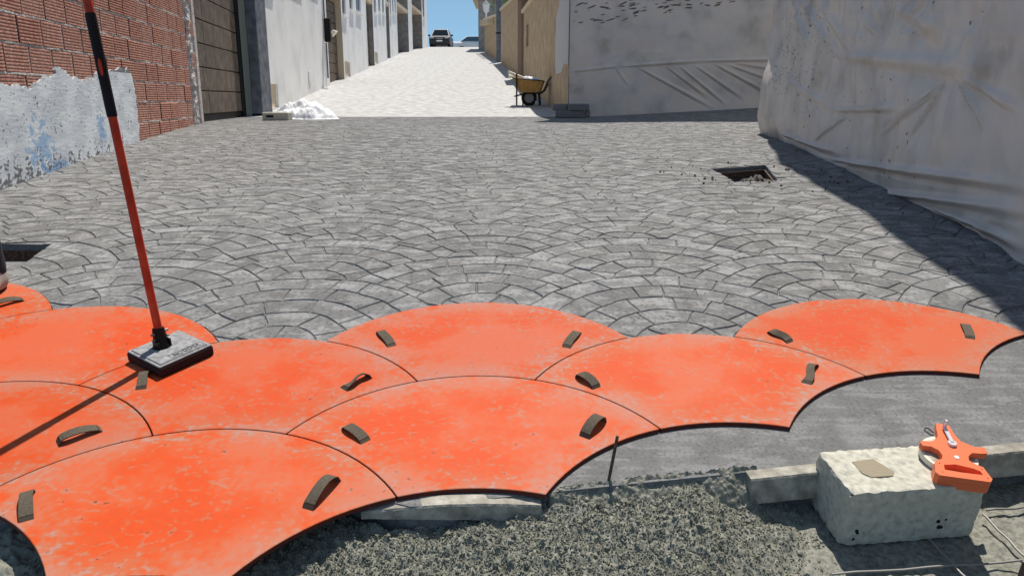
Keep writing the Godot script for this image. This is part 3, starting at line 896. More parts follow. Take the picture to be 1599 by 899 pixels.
	for sc in [[328, 598], [362, 690], [785, 660], [850, 760]]:
		var s := MB.new()
		var f: Vector2 = toxz.call(1420 + sc[0] / 6.916, 640 + sc[1] / 6.916)
		s.tube([Vector3(f.x, 0.005, f.y), Vector3(f.x, 0.0068, f.y)], [0.0018, 0.0016], 8)
		obj("screw", s, mats.rust, root)

# ---------------------------------------------------------------- hand tamper
func build_tamper() -> void:
	var up0 := 0.056
	var cs := [gp(194, 549, up0), gp(257, 572, up0), gp(333.5, 537, up0), gp(273, 518, up0)]
	var ce: Vector3 = (cs[0] + cs[1] + cs[2] + cs[3]) * 0.25
	var up := gnorm(ce.x, -ce.z)
	var fx: Vector3 = ((cs[2] - cs[1]) + (cs[3] - cs[0])).normalized()
	var fz := fx.cross(up).normalized()
	fx = up.cross(fz).normalized()
	var bs := Basis(fx, up, fz)
	var inv := bs.inverse()
	var lo := Vector2(1e9, 1e9); var hi := Vector2(-1e9, -1e9)
	for q in cs:
		var l: Vector3 = inv * (q - ce)
		lo = lo.min(Vector2(l.x, l.z)); hi = hi.max(Vector2(l.x, l.z))
	var hx := (hi.x - lo.x) * 0.5 * 0.97; var hz := (hi.y - lo.y) * 0.5 * 0.97
	var root := thing("hand_tamper", "hand tamper with red pole, black grip and square grey plate on the orange mats", "tamper", ce - up * 0.041, "", bs)
	var pl := MB.new()
	pl.box(Vector3(0, 0.0185, 0), Vector3(hx * 2, 0.036, hz * 2), 0.005)
	var base := obj("base_plate", pl, mats.rubber, root)
	var tp := MB.new()
	tp.box(Vector3(0, 0.0385, 0), Vector3(hx * 2 - 0.006, 0.0055, hz * 2 - 0.006), 0.0025)
	obj("top_plate", tp, mats.plate, base)
	var tl := MB.new()
	tl.box(Vector3(0, 0.0432, 0), Vector3(hx * 2 - 0.026, 0.004, hz * 2 - 0.026), 0.0025)
	obj("raised_panel", tl, mats.plate, base)
	# embossed maker's lettering in a thin frame
	var tm := TextMesh.new()
	var font := SystemFont.new(); font.font_names = PackedStringArray(["Droid Sans"]); font.font_weight = 500
	tm.font = font; tm.text = "NODOSA"; tm.font_size = 24; tm.pixel_size = 0.00105; tm.depth = 0.0012
	var ti := MeshInstance3D.new()
	ti.mesh = tm; ti.material_override = mats.dark; ti.name = "lettering"
	base.add_child(ti)
	ti.transform = Transform3D(Basis(Vector3.RIGHT, -PI / 2), Vector3(0.022, 0.0455, hz - 0.034))
	var fr := MB.new()
	for e in [[0.02, hz - 0.020, 0.125, 0.0015], [0.02, hz - 0.047, 0.125, 0.0015]]: fr.box(Vector3(e[0], 0.0454, e[1]), Vector3(e[2], 0.0008, e[3]))
	for e in [-0.0425, 0.0825]: fr.box(Vector3(e, 0.0454, hz - 0.0335), Vector3(0.0015, 0.0008, 0.027))
	obj("logo_frame", fr, mats.dark, base)
	# socket and pole in world directions
	var foot := Vector3(-0.012, 0.046, -0.028)
	var wf: Vector3 = root.transform * foot
	var tipw := atd(112, -110, -wf.z - 0.02)
	var tip: Vector3 = root.transform.affine_inverse() * tipw
	var ax := (tip - foot).normalized()
	var L := 1.36
	var sock := MB.new()
	sock.tube([foot - ax * 0.006, foot + ax * 0.012, foot + ax * 0.06, foot + ax * 0.066], [0.034, 0.025, 0.021, 0.019], 14)
	for e in [-1.0, 1.0]: sock.box(foot + Vector3(e * 0.021, 0.012, 0.006), Vector3(0.007, 0.03, 0.04), 0.002)
	obj("socket", sock, mats.black, root)
	for e in [0.030, 0.050]:
		var bo := MB.new()
		bo.tube([foot + ax * e + Vector3(-0.032, 0, 0.004), foot + ax * e + Vector3(0.032, 0, 0.004)], [0.0045, 0.0045], 8)
		obj("bolt", bo, mats.steel, root)
	var at := func(f: float) -> Vector3: return foot + ax * f
	var g0 := L * 0.60; var g1 := L * 0.885
	# where the photograph shows the grip's ends
	var seg := func(py: float) -> float:
		var best := 0.0; var bd := 1e9
		for i in 400:
			var f := L * i / 400.0
			var w: Vector3 = root.transform * (foot + ax * f) - CAM
			var yy := w.y * cos(TILT) - w.z * sin(TILT); var zz := -w.y * sin(TILT) * -1.0
			var fwd := -w.z * cos(TILT) - w.y * sin(TILT)
			var pyy := 450.0 - FPX * (w.y * cos(TILT) + -w.z * sin(TILT)) / fwd
			if absf(pyy - py) < bd: bd = absf(pyy - py); best = f
		return best
	g0 = seg.call(182.0); g1 = seg.call(22.0)
	var p0 := MB.new()
	p0.tube([at.call(0.01), at.call(g0)], [0.0165, 0.0165], 16, 0.8)
	obj("pole", p0, mats.red_paint, root)
	var p1 := MB.new()
	p1.tube([at.call(g0 - 0.002), at.call(g0 + 0.004), at.call(g1 - 0.004), at.call(g1 + 0.002)], [0.0175, 0.0185, 0.0185, 0.0175], 16, 0.85)
	var grip := obj("grip", p1, mats.grip, root)
	var inl := MB.new()
	var gm: float = seg.call(105.0)
	var tocam: Vector3 = inv * (CAM - root.transform * at.call(gm))
	var nrm := (tocam - ax * tocam.dot(ax)).normalized()
	var pts := []; var rad := []
	for i in 11:
		var t := (i - 5) / 5.0
		pts.append(at.call(gm + t * 0.034) + nrm * (0.0128 if absf(t) < 0.99 else 0.011) - ax.cross(nrm) * 0.002)
		rad.append(0.0065 * sqrt(maxf(0.02, 1.0 - t * t)) + 0.0004)
	inl.tube(pts, rad, 10)
	obj("grip_inlay", inl, sm(Color(0.72, 0.24, 0.13), 0.5), grip)
	var p2 := MB.new()
	p2.tube([at.call(g1), at.call(L)], [0.0165, 0.0165], 16, 0.8)
	var topt := obj("upper_tube", p2, mats.red_paint, root)
	var ho := MB.new()
	var hm: float = seg.call(10.0)
	ho.tube([at.call(hm) + nrm * 0.010, at.call(hm) + nrm * 0.0145], [0.0045, 0.0045], 10)
	obj("pin_hole", ho, mats.black, topt)
	var kn := MB.new()
	kn.tube([at.call(L - 0.004), at.call(L + 0.01), at.call(L + 0.016)], [0.017, 0.016, 0.008], 14)
	obj("end_cap", kn, mats.black, root)

# ---------------------------------------------------------------- walls
class Face:            # a vertical face from a to b (x, depth); n points to its open side
	var a: Vector2
	var u: Vector2
	var n: Vector2
	var len: float
	func _init(p: Vector2, q: Vector2, right := true) -> void:
		a = p; u = (q - p).normalized(); len = p.distance_to(q)
		n = Vector2(u.y, -u.x) if right else Vector2(-u.y, u.x)
	func p(s: float, y: float, o := 0.0) -> Vector3:
		var q := a + u * s + n * o
		return Vector3(q.x, y, -q.y)
	func n3() -> Vector3: return Vector3(n.x, 0, -n.y)
	func u3() -> Vector3: return Vector3(u.x, 0, -u.y)
	func bs() -> Basis: return Basis(u3(), Vector3.UP, u3().cross(Vector3.UP))
	func box(b: MB, s0: float, s1: float, y0: float, y1: float, o0: float, o1: float, bev := 0.0) -> void:
		b.box(p((s0 + s1) * 0.5, (y0 + y1) * 0.5, (o0 + o1) * 0.5), Vector3(absf(s1 - s0), absf(y1 - y0), absf(o1 - o0)), bev, bs())
	func holed(b: MB, s0: float, s1: float, y0: float, y1: float, openings: Array, depth: float) -> void:
		# wall sheet with rectangular openings [s0, s1, y0, y1] and their reveals
		var xs := [s0, s1]; var ys := [y0, y1]
		for h in openings:
			xs.append(h[0]); xs.append(h[1]); ys.append(h[2]); ys.append(h[3])
		xs.sort(); ys.sort()
		for i in xs.size() - 1:
			for j in ys.size() - 1:
				if xs[i + 1] - xs[i] < 1e-4 or ys[j + 1] - ys[j] < 1e-4: continue
				var mx: float = (xs[i] + xs[i + 1]) * 0.5; var my: float = (ys[j] + ys[j + 1]) * 0.5
				var open := false
				for h in openings:
					if mx > h[0] and mx < h[1] and my > h[2] and my < h[3]: open = true
				if not open: b.quad(p(xs[i], ys[j]), p(xs[i + 1], ys[j]), p(xs[i + 1], ys[j + 1]), p(xs[i], ys[j + 1]), n3())
		for h in openings:
			b.quad(p(h[0], h[2]), p(h[0], h[3]), p(h[0], h[3], -depth), p(h[0], h[2], -depth), u3())
			b.quad(p(h[1], h[2]), p(h[1], h[3]), p(h[1], h[3], -depth), p(h[1], h[2], -depth), -u3())
			b.quad(p(h[0], h[2]), p(h[1], h[2]), p(h[1], h[2], -depth), p(h[0], h[2], -depth), Vector3.UP)
			b.quad(p(h[0], h[3]), p(h[1], h[3]), p(h[1], h[3], -depth), p(h[0], h[3], -depth), Vector3.DOWN)

func px_at(px: float, d: float) -> Vector2:      # plan position of an image column at depth d, near eye level
	var r := ray(px, 140)
	return Vector2(r.x * d / -r.z, d)

func plaster_texture(x0: float, y0: float, w: float, h: float) -> StandardMaterial3D:
	var W := 768; var H := 320
	var n1 := noise_img(201, 0.012, W, H, 5).get_data(); var n2 := noise_img(202, 0.09, W, H, 4).get_data(); var n3 := noise_img(203, 0.03, W, H, 4).get_data()
	var sf := FastNoiseLite.new(); sf.seed = 204; sf.frequency = 0.05; sf.fractal_octaves = 3
	var sim := sf.get_image(W, H / 6, false, false, true); sim.resize(W, H); sim.convert(Image.FORMAT_L8)
	var sv := sim.get_data()
	var out := PackedByteArray(); out.resize(W * H * 3)
	for j in H:
		for i in W:
			var k := j * W + i
			var a := n1[k] / 255.0; var f := n2[k] / 255.0; var m := n3[k] / 255.0; var s := sv[k] / 255.0
			var yb := 1.0 - float(j) / H
			var c := Color(0.91, 0.925, 0.93).lerp(Color(0.82, 0.84, 0.855), smoothstep(0.3, 0.75, a))
			# splashes of cement with their own grain, thick at the foot
			var foot := smoothstep(0.56, 0.62, f * 0.45 + s * 0.30 + m * 0.25 + 0.34 * (1.0 - smoothstep(0.06, 0.52, yb)) - 0.12)
			c = c.lerp(Color(0.40, 0.40, 0.40), foot * 0.85)
			var sx := float(i) / W
			for st in [[0.40, 0.44, 0.05, 0.16], [0.70, 0.50, 0.025, 0.14], [0.46, 0.25, 0.06, 0.08]]:
				var q := Vector2((sx - st[0]) / st[2], (yb - st[1]) / st[3]).length()
				c = c.lerp(Color(0.36, 0.56, 0.78), (1.0 - smoothstep(0.5, 1.1, q + (f - 0.5) * 1.2 + (m - 0.5) * 2.0)) * 0.5)
			var scr := smoothstep(0.72, 0.78, f) * smoothstep(0.5, 0.6, m)
			c = c.lerp(Color(0.42, 0.43, 0.45), scr * 0.7)
			out[k * 3] = c.r8; out[k * 3 + 1] = c.g8; out[k * 3 + 2] = c.b8
	var mt := StandardMaterial3D.new()
	mt.albedo_texture = ImageTexture.create_from_image(Image.create_from_data(W, H, false, Image.FORMAT_RGB8, out))
	mt.roughness = 0.92
	mt.heightmap_enabled = true; mt.heightmap_texture = mats.fine; mt.heightmap_scale = 0.12
	return mt

func build_brick_wall() -> Face:
	var a := flat2(gp(0, 298)); var bb := px_at(313, 11.0)
	var u := (bb - a).normalized()
	var f := Face.new(a - u * 2.2, bb)
	var L := f.len
	var root := thing("brick_wall", "unfinished wall of ribbed red hollow bricks with a white plaster patch", "wall")
	var bk := MB.new()
	f.box(bk, 0, L, -0.3, 4.2, -0.25, -0.012)
	obj("backing", bk, mats.mortar, root)
	var bl := 0.385; var bh := 0.192; var bed := 0.017
	# plaster outline on the wall
	var zo := [[0, 205], [40, 222], [90, 230], [140, 226], [190, 238], [205, 215], [215, 200], [240, 190], [262, 172], [280, 158], [318, 160], [338, 150], [345, 100], [362, 98], [375, 120], [400, 135], [428, 150], [440, 168], [480, 175], [520, 185], [560, 180], [590, 175], [600, 150], [622, 130], [640, 120], [700, 118], [780, 108], [815, 122], [828, 150], [836, 190], [850, 240], [848, 262], [860, 290], [856, 330], [868, 380], [866, 430], [880, 480], [876, 530], [882, 585]]
	var pol := PackedVector2Array()
	for q in zo: pol.append(wallhit(q[0] / 4.0875, 80.0 + q[1] / 4.0875, f.a, bb))
	pol.append(Vector2(pol[pol.size() - 1].x + 0.02, 0.3))
	pol.insert(0, Vector2(1.2, pol[0].y + 0.06)); pol.insert(0, Vector2(0.0, pol[0].y - 0.03)); pol.insert(0, Vector2(0.0, 0.1))
	# split the long jagged edge a little finer
	var jag := PackedVector2Array()
	for i in pol.size():
		jag.append(pol[i])
		var nx := pol[(i + 1) % pol.size()]
		if i > 2 and i < pol.size() - 3:
			for t in [0.33, 0.66]: jag.append(pol[i].lerp(nx, t) + Vector2(rng.randf_range(-0.014, 0.014), rng.randf_range(-0.022, 0.022)))
	var sheets := [jag]
	if Geometry2D.triangulate_polygon(jag).is_empty(): sheets = [pol]
	var variants := []
	for vv in 6:
		var b := MB.new()
		var t := 0.93 + 0.05 * vv
		b.col = Color(t, t * (0.96 + 0.02 * (vv % 3)), t * (0.95 + 0.03 * (vv % 2)))
		var ribs := 8
		var pit := bh / ribs
		for r in ribs:
			var y0 := -bh * 0.5 + r * pit
			var x := bl * 0.5 - 0.006
			var prof_ := [[y0, -0.016], [y0 + pit * 0.22, 0.0], [y0 + pit * 0.60, 0.0], [y0 + pit, -0.016]]
			for k in 3:
				var p0 = prof_[k]; var p1 = prof_[k + 1]
				b.quad(Vector3(-x, p0[0], p0[1]), Vector3(x, p0[0], p0[1]), Vector3(x, p1[0], p1[1]), Vector3(-x, p1[0], p1[1]), Vector3(0, [-1.0, 0.0, 1.0][k], 1.0))
		variants.append(b.mesh())
	var zb := f.bs()
	if zb.z.dot(f.n3()) < 0: zb = Basis(-zb.x, zb.y, -zb.z)
	var y := 0.28
	var row := 0
	while y < 3.3:
		var s := 1.4 - bl * (0.37 if row % 2 == 1 else 0.0) - rng.randf() * 0.06
		var jm := MB.new()
		while s < L - 0.32:
			var c := Vector2(s + bl * 0.5, y + bh * 0.5)
			var gy := gh(f.p(c.x, 0).x, -f.p(c.x, 0).z)
			var covered := true
			for e in [Vector2(-0.5, -0.5), Vector2(0.5, -0.5), Vector2(0.5, 0.5), Vector2(-0.5, 0.5)]:
				if not Geometry2D.is_point_in_polygon(c + e * Vector2(bl, bh), sheets[0]): covered = false
			if not covered and c.y + bh * 0.5 > gy and s + bl < L - 0.10:
				var o := MeshInstance3D.new()
				o.mesh = variants[rng.randi() % 6]; o.material_override = mats.brick; o.name = "brick"
				root.add_child(o, true)
				o.transform = Transform3D(zb.rotated(f.n3(), rng.randf_range(-0.006, 0.006)), f.p(c.x, c.y, rng.randf_range(-0.003, 0.004)))
			s += bl + 0.004 + rng.randf() * 0.01
		# bed of mortar squeezed out along the course
		var N := 60
		var jn := FastNoiseLite.new(); jn.seed = 300 + row; jn.frequency = 2.2; jn.fractal_octaves = 4
		var rows := []
		for i in N + 1:
			var q := lerpf(1.2, L - 0.12, float(i) / N)
			var th := 0.010 + 0.010 * jn.get_noise_1d(q * 2.0)
			var out := -0.002 + 0.010 * jn.get_noise_1d(q * 3.0 + 50.0)
			var yc := y + bh + bed * 0.5 + 0.004 * jn.get_noise_1d(q + 90.0)
			rows.append([f.p(q, yc - th, -0.012), f.p(q, yc - th * 0.5, out), f.p(q, yc + th * 0.6, out), f.p(q, yc + th, -0.012)])
		for i in N:
			for k in 3: jm.quad(rows[i][k], rows[i + 1][k], rows[i + 1][k + 1], rows[i][k + 1], f.n3() + Vector3.UP * (k - 1))
		obj("mortar_bed", jm, mats.mortar, root)
		y += bh + bed
		row += 1
	# plaster patch
	var pm := MB.new()
	pm.use_uv = true
	var x0 := 1.2; var y0 := 0.55; var w := 4.2; var h := 1.05
	for poly in sheets:
		var ix := Geometry2D.triangulate_polygon(poly)
		for k in range(0, ix.size(), 3):
			var t := []
			var ps := []
			for e in 3:
				var q: Vector2 = poly[ix[k + e]]
				ps.append(f.p(q.x, q.y, 0.016)); t.append(Vector2((q.x - x0) / w, 1.0 - (q.y - y0) / h))
			pm.tri_n(ps[0], ps[1], ps[2], f.n3(), f.n3(), f.n3(), t[0], t[1], t[2])
		for i in poly.size():
			var q: Vector2 = poly[i]; var r: Vector2 = poly[(i + 1) % poly.size()]
			pm.quad(f.p(q.x, q.y, 0.016), f.p(r.x, r.y, 0.016), f.p(r.x, r.y, -0.012), f.p(q.x, q.y, -0.012), Vector3.UP)
	var pmat := plaster_texture(x0, y0, w, h)
	obj("plaster_patch", pm, pmat, root)
	# ragged mortar at the wall's end
	var e := MB.new()
	var en := FastNoiseLite.new(); en.seed = 55; en.frequency = 3.0; en.fractal_octaves = 4
	e.grid(8, 150, func(i, j):
		var yy: float = 0.7 + 3.0 * j / 150.0
		var t: float = i / 8.0
		return f.p(L - 0.52 + 0.20 * t + 0.05 * en.get_noise_1d(yy * 1.6 + (30.0 if i > 3 else 0.0)), yy, -0.012 + 0.05 * sin(PI * t) * (0.75 + 0.9 * en.get_noise_2d(yy * 3.0, t * 2.0))), f.n3())
	obj("mortar_strip", e, mats.mortar, root)
	var q2 := MB.new()
	f.box(q2, L - 0.12, L + 0.02, 0.5, 4.2, -0.25, 0.006, 0.01)
	obj("end_pier", q2, mats.mortar, root)
	return f

func build_garage(f0: Face) -> void:
	var a := f0.a + f0.u * (f0.len + 0.02); var b := px_at(391, 14.5)
	var f := Face.new(a, b)
	var root := thing("garage_door", "brown metal garage door of wide horizontal panels beside the brick wall", "garage door")
	var L := f.len - 0.28
	var bk := MB.new()
	f.box(bk, -0.1, f.len + 0.1, 0.6, 4.2, -0.34, -0.16)
	obj("leaf", bk, mats.dark, root)
	var split := clampf(wallhit(341, 170, f.a, b).x, 0.4, L - 0.4)
	var rows := 10
	var ph := 0.335
	for r in rows:
		for c in 2:
			var p := MB.new()
			var s0 := 0.02 if c == 0 else split + 0.008; var s1 := split - 0.008 if c == 0 else L
			var y0 := 1.135 + r * ph
			var t := rng.randf_range(0.9, 1.05)
			p.col = Color(t, t, t)
			f.box(p, s0, s1, y0, y0 + ph - 0.018, -0.16, -0.12, 0.006)
			obj("panel", p, mats.door, root)
	var k := MB.new()
	f.box(k, 0.0, L, 0.9, 1.117, -0.16, -0.135)
	obj("bottom_rail", k, mats.dark, root)
	var hd := MB.new()
	f.box(hd, 0.05, 0.17, 1.135 + ph * 5.05, 1.135 + ph * 5.75, -0.119, -0.085, 0.01)
	obj("lock_box", hd, mats.black, root)
	var jb := MB.new()
	f.box(jb, L + 0.01, f.len, 0.6, 4.2, -0.2, -0.1, 0.01)
	obj("side_rail", jb, mats.dark, root)
	var ps := thing("gate_post", "grey plastered post between the garage door and the white house", "post")
	var pp := MB.new()
	var c0 := px_at(391.5, 14.55); var c1 := px_at(408, 14.55)
	pp.box(Vector3((c0.x + c1.x) * 0.5, 2.4, -14.85), Vector3(c1.x - c0.x, 3.8, 0.6), 0.012)
	obj("shaft", pp, mats.post, ps)
	var ft := MB.new()
	ft.box(Vector3((c0.x + c1.x) * 0.5, 1.02, -14.85), Vector3(c1.x - c0.x + 0.02, 0.12, 0.62), 0.01)
	obj("foot", ft, mats.dark, ps)

func house(label: String, a: Vector2, b: Vector2, door: Vector2, rec: float, wins: Array, hgt: float, ret: Material, niche: bool) -> void:
	# white terrace house: front from a to b, then a recessed doorway up to the next front's start (door)
	var f := Face.new(a, b)
	var ga := gh(a.x, a.y); var gb := gh(b.x, b.y)
	var root := thing("terrace_house", label, "house", Vector3.ZERO, "white terrace houses up the street")
	var top := ga + hgt
	var op := []
	var y0 := ga - 0.5
	if niche: op.append([f.len * 0.035, f.len * 0.035 + 1.05, ga + 0.12, ga + 0.58])
	for w in wins: op.append([w[0] * f.len, w[1] * f.len, ga + w[2], ga + w[3]])
	var m := MB.new()
	f.holed(m, 0, f.len, y0, top, op, 0.06)
	obj("front_wall", m, mats.white_wall, root)
	var r := MB.new()
	r.quad(f.p(0, y0), f.p(0, top), f.p(0, top, -4.0), f.p(0, y0, -4.0), -f.u3())
	r.quad(f.p(f.len, y0), f.p(f.len, top), f.p(f.len, top, -4.0), f.p(f.len, y0, -4.0), f.u3())
	r.quad(f.p(0, top), f.p(f.len, top), f.p(f.len, top, -4.0), f.p(0, top, -4.0), Vector3.UP)
	obj("side_wall", r, ret, root)
	var i := 0
	for o in op:
		var g := MB.new()
		f.box(g, o[0], o[1], o[2], o[3], -0.10, -0.055)
		if niche and i == 0:
			obj("meter_niche", g, mats.cream, root)
		else:
			var wn := obj("window", g, mats.post, root)
			var gl := MB.new()
			for e in 2:
				var w: float = (o[1] - o[0]) * 0.5
				f.box(gl, o[0] + 0.04 + e * w, o[0] + w - 0.03 + e * w, o[2] + 0.05, o[3] - 0.05, -0.055, -0.048)
			obj("pane", gl, mats.glass, wn)
			var sl := MB.new()
			f.box(sl, o[0] - 0.06, o[1] + 0.06, o[2] - 0.06, o[2] - 0.003, -0.05, 0.07, 0.008)
			obj("sill", sl, mats.white_wall, wn)
			var bx := MB.new()
			f.box(bx, o[0] - 0.05, o[1] + 0.05, o[3] + 0.003, o[3] + 0.16, -0.05, 0.09, 0.008)
			obj("shutter_box", bx, mats.white_wall, wn)
		i += 1
	if door != Vector2.ZERO:
		var d := Face.new(b, door)
		var gd := gh(door.x, door.y)
		var wl := MB.new()
		d.box(wl, -0.3, d.len + 0.6, gb - 0.5, top, -rec - 0.2, -rec - 0.08)
		obj("recess_wall", wl, mats.cream, root)
		var dr := MB.new()
		d.box(dr, 0.0, d.len + 0.3, gb - 0.1, gb + 2.45, -rec - 0.08, -rec - 0.05)
		var dn := obj("door", dr, mats.dark, root)
		for k in 8:
			var pn := MB.new()
			d.box(pn, 0.04, d.len + 0.28, gb + 0.10 + k * 0.29, gb + 0.37 + k * 0.29, -rec - 0.05, -rec - 0.02, 0.006)
			obj("panel", pn, mats.door, dn)
		var lt := MB.new()
		d.box(lt, -0.2, d.len + 0.4, gb + 2.55, gb + 2.75, -rec, -0.02)
		obj("lintel", lt, mats.cream, root)
	# eaves slab and balcony above the frame that throw the slanting shade
	var ev := MB.new()
	f.box(ev, 0.02, f.len - 0.02, top + 0.003, top + 0.16, -3.9, 0.12)
	obj("eaves", ev, mats.white_wall, root)

func build_left_street() -> void:
	var pts := [[408, 15.0, 516, 22.4], [539, 24.7, 577, 30.4], [587, 32.6, 607, 37.4], [612, 39.4, 624, 43.2], [641, 47.6, 647, 49.6], [662, 54.2, 670, 57.0]]
	var labels := ["nearest white house with a meter niche and the crumpled sheet at its foot", "white house with a beige meter niche and windows beyond the first brown door", "third white house up the street, between the second and third doorways", "white house below the tall grey shaded side wall", "narrow white front beyond the first tall shaded grey side wall", "last white house beside the dark parked car at the crest"]
	for i in 6:
		var q = pts[i]
		var a := px_at(q[0], q[1]); var b := px_at(q[2], q[3])
		var door := px_at(pts[i + 1][0], pts[i + 1][1]) if i < 5 else Vector2.ZERO
		var rec := 0.16 if i < 3 else 0.75
		var wins := []
		if i == 0: wins = [[0.08, 0.20, 2.55, 3.6], [0.45, 0.58, 2.95, 3.9], [0.70, 0.86, 3.2, 4.2]]
		elif i == 1: wins = [[0.04, 0.16, 1.95, 3.2], [0.30, 0.42, 2.25, 3.4], [0.55, 0.75, 2.35, 3.6]]
		elif i < 4: wins = [[0.10, 0.26, 2.1, 3.3], [0.42, 0.58, 2.3, 3.5], [0.72, 0.88, 2.4, 3.6]]
		elif i == 5: wins = [[0.2, 0.5, 2.1, 3.4]]
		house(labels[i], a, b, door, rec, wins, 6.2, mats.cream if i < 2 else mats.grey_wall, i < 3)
	# wall lantern on the first house, near its doorway
	var f := Face.new(px_at(408, 15.0), px_at(516, 22.4))
	var lp := thing("wall_lantern", "black wall lantern fixed beside the first brown doorway", "lantern", f.p(f.len - 0.5, 0, 0))
	lp.position.y = 3.15
	var lb := MB.new()
	lb.box(Vector3(0.10, 0, 0), Vector3(0.16, 0.62, 0.16), 0.02)
	obj("housing", lb, mats.black, lp)
	var ls := MB.new()
	ls.tube([Vector3(0.22, -0.02, 0.02), Vector3(0.3, -0.10, 0.02)], [0.04, 0.11], 12)
	obj("shade", ls, mats.cream_plastic, lp)
	var pi := thing("conduit_pipe", "thin grey conduit running down the wall under the lantern", "pipe", Vector3.ZERO)
	var pm := MB.new()
	pm.tube([f.p(f.len - 0.5, 4.6, 0.03), f.p(f.len - 0.5, 3.47, 0.03)], [0.022, 0.022], 8)
	obj("upper_tube", pm, mats.post, pi)
	var pm2 := MB.new()
	pm2.tube([f.p(f.len - 0.42, 2.83, 0.03), f.p(f.len - 0.42, 1.9, 0.03)], [0.022, 0.022], 8)
	obj("lower_tube", pm2, mats.post, pi)
	var sw := MB.new()
	f.box(sw, f.len * 0.60, f.len * 0.60 + 0.24, 1.72, 2.0, 0.0, 0.02, 0.006)
	tag(obj("meter_cover", sw, mats.white_wall), "small white meter cover low on the nearest white house", "meter cover")
	# grey brick plinth and crumpled white sheet at the foot
	var pb := gp(430, 189)
	var pl := thing("grey_brick", "grey slotted brick lying under the crumpled white sheet", "brick", pb)
	var bm := MB.new()
	bm.box(Vector3(0.03, 0.065, -0.02), Vector3(0.40, 0.13, 0.24), 0.012)
	obj("body", bm, mats.block, pl)
	var sl := MB.new()
	sl.box(Vector3(-0.05, 0.07, 0.101), Vector3(0.11, 0.035, 0.004))
	obj("slot", sl, mats.black, pl)
	var sh := MB.new()
	var n := FastNoiseLite.new(); n.seed = 91; n.frequency = 1.5; n.fractal_octaves = 3
	var c := gp(474, 187)
	sh.grid(90, 60, func(i, j):
		var x: float = (i / 90.0 - 0.5) * 1.15; var z: float = (j / 60.0 - 0.5) * 0.8
		var rr := Vector2(x / 0.52, z / 0.36).length() + 0.25 * n.get_noise_2d(x * 1.3 + 20.0, z * 1.3)
		var hh := 0.36 * pow(clampf(1.0 - rr, 0, 1), 0.7) * (0.8 + 0.5 * n.get_noise_2d(x, z)) + 0.07 * absf(n.get_noise_2d(x * 2.2, z * 2.2 + 5.0)) * (1.0 - smoothstep(0.75, 1.15, rr))
		if rr > 1.12: hh = -0.05
		return g3(c.x + x, -c.z + 0.12 - z, hh + 0.012 + 0.015 * n.get_noise_2d(x * 3.0 + 3.0, z * 3.0) * (1.0 if hh > 0.0 else 0.0)), Vector3.UP)
	tag(obj("crumpled_sheet", sh, mats.white_cloth), "bright white plastic sheet crumpled on the street against the white house", "plastic sheet")

# ---------------------------------------------------------------- right side
func fold(u: float, y: float, anchors: Array, n: FastNoiseLite) -> float:
	var o := 0.05 * n.get_noise_2d(u * 0.7, y * 0.7) + 0.014 * n.get_noise_2d(u * 3.0 + 11.0, y * 1.6)
	for k in anchors:
		var dx: float = u - k[0]; var dy: float = y - k[1]
		var r := sqrt(dx * dx + dy * dy)
		if dy * k[4] < 0.0: continue
		var ph := atan2(dx, absf(dy) + 0.05)
		var crease: float = pow(absf(sin(ph * k[2] + 2.0 * n.get_noise_1d(ph * 4.0 + k[0]))), 3.0)
		o += k[3] * crease * smoothstep(0.03, 0.35, r) * exp(-r / k[5])
	return o

func creases(lines: Array, a: Vector2, b: Vector2, s_off: float) -> Array:   # pixel polylines -> segments on the wall face [p, q, amp, width]
	var out := []
	for l in lines:
		var p := wallhit(l[0], l[1], a, b); var q := wallhit(l[2], l[3], a, b)
		out.append([Vector2(p.x + s_off, p.y), Vector2(q.x + s_off, q.y), l[4], l[5]])
	return out
func crease_at(s: float, y: float, segs: Array) -> float:
	var o := 0.0
	var p := Vector2(s, y)
	for k in segs:
		var ab: Vector2 = k[1] - k[0]
		var t: float = (p - k[0]).dot(ab) / ab.length_squared()
		if t < -0.1 or t > 1.1: continue
		var e: float = (p - (k[0] + ab * t)).dot(ab.orthogonal().normalized())
		if absf(e) > k[3] * 2.2: continue
		var w: float = k[3] * (0.4 + 0.55 * clampf(t, 0, 1))
		o += k[2] * (exp(-e * e / (w * w)) - 0.45 * exp(-(e - w * 1.3) * (e - w * 1.3) / (w * w))) * smoothstep(-0.1, 0.15, t) * (1.0 - smoothstep(0.6, 1.1, t))
	return o

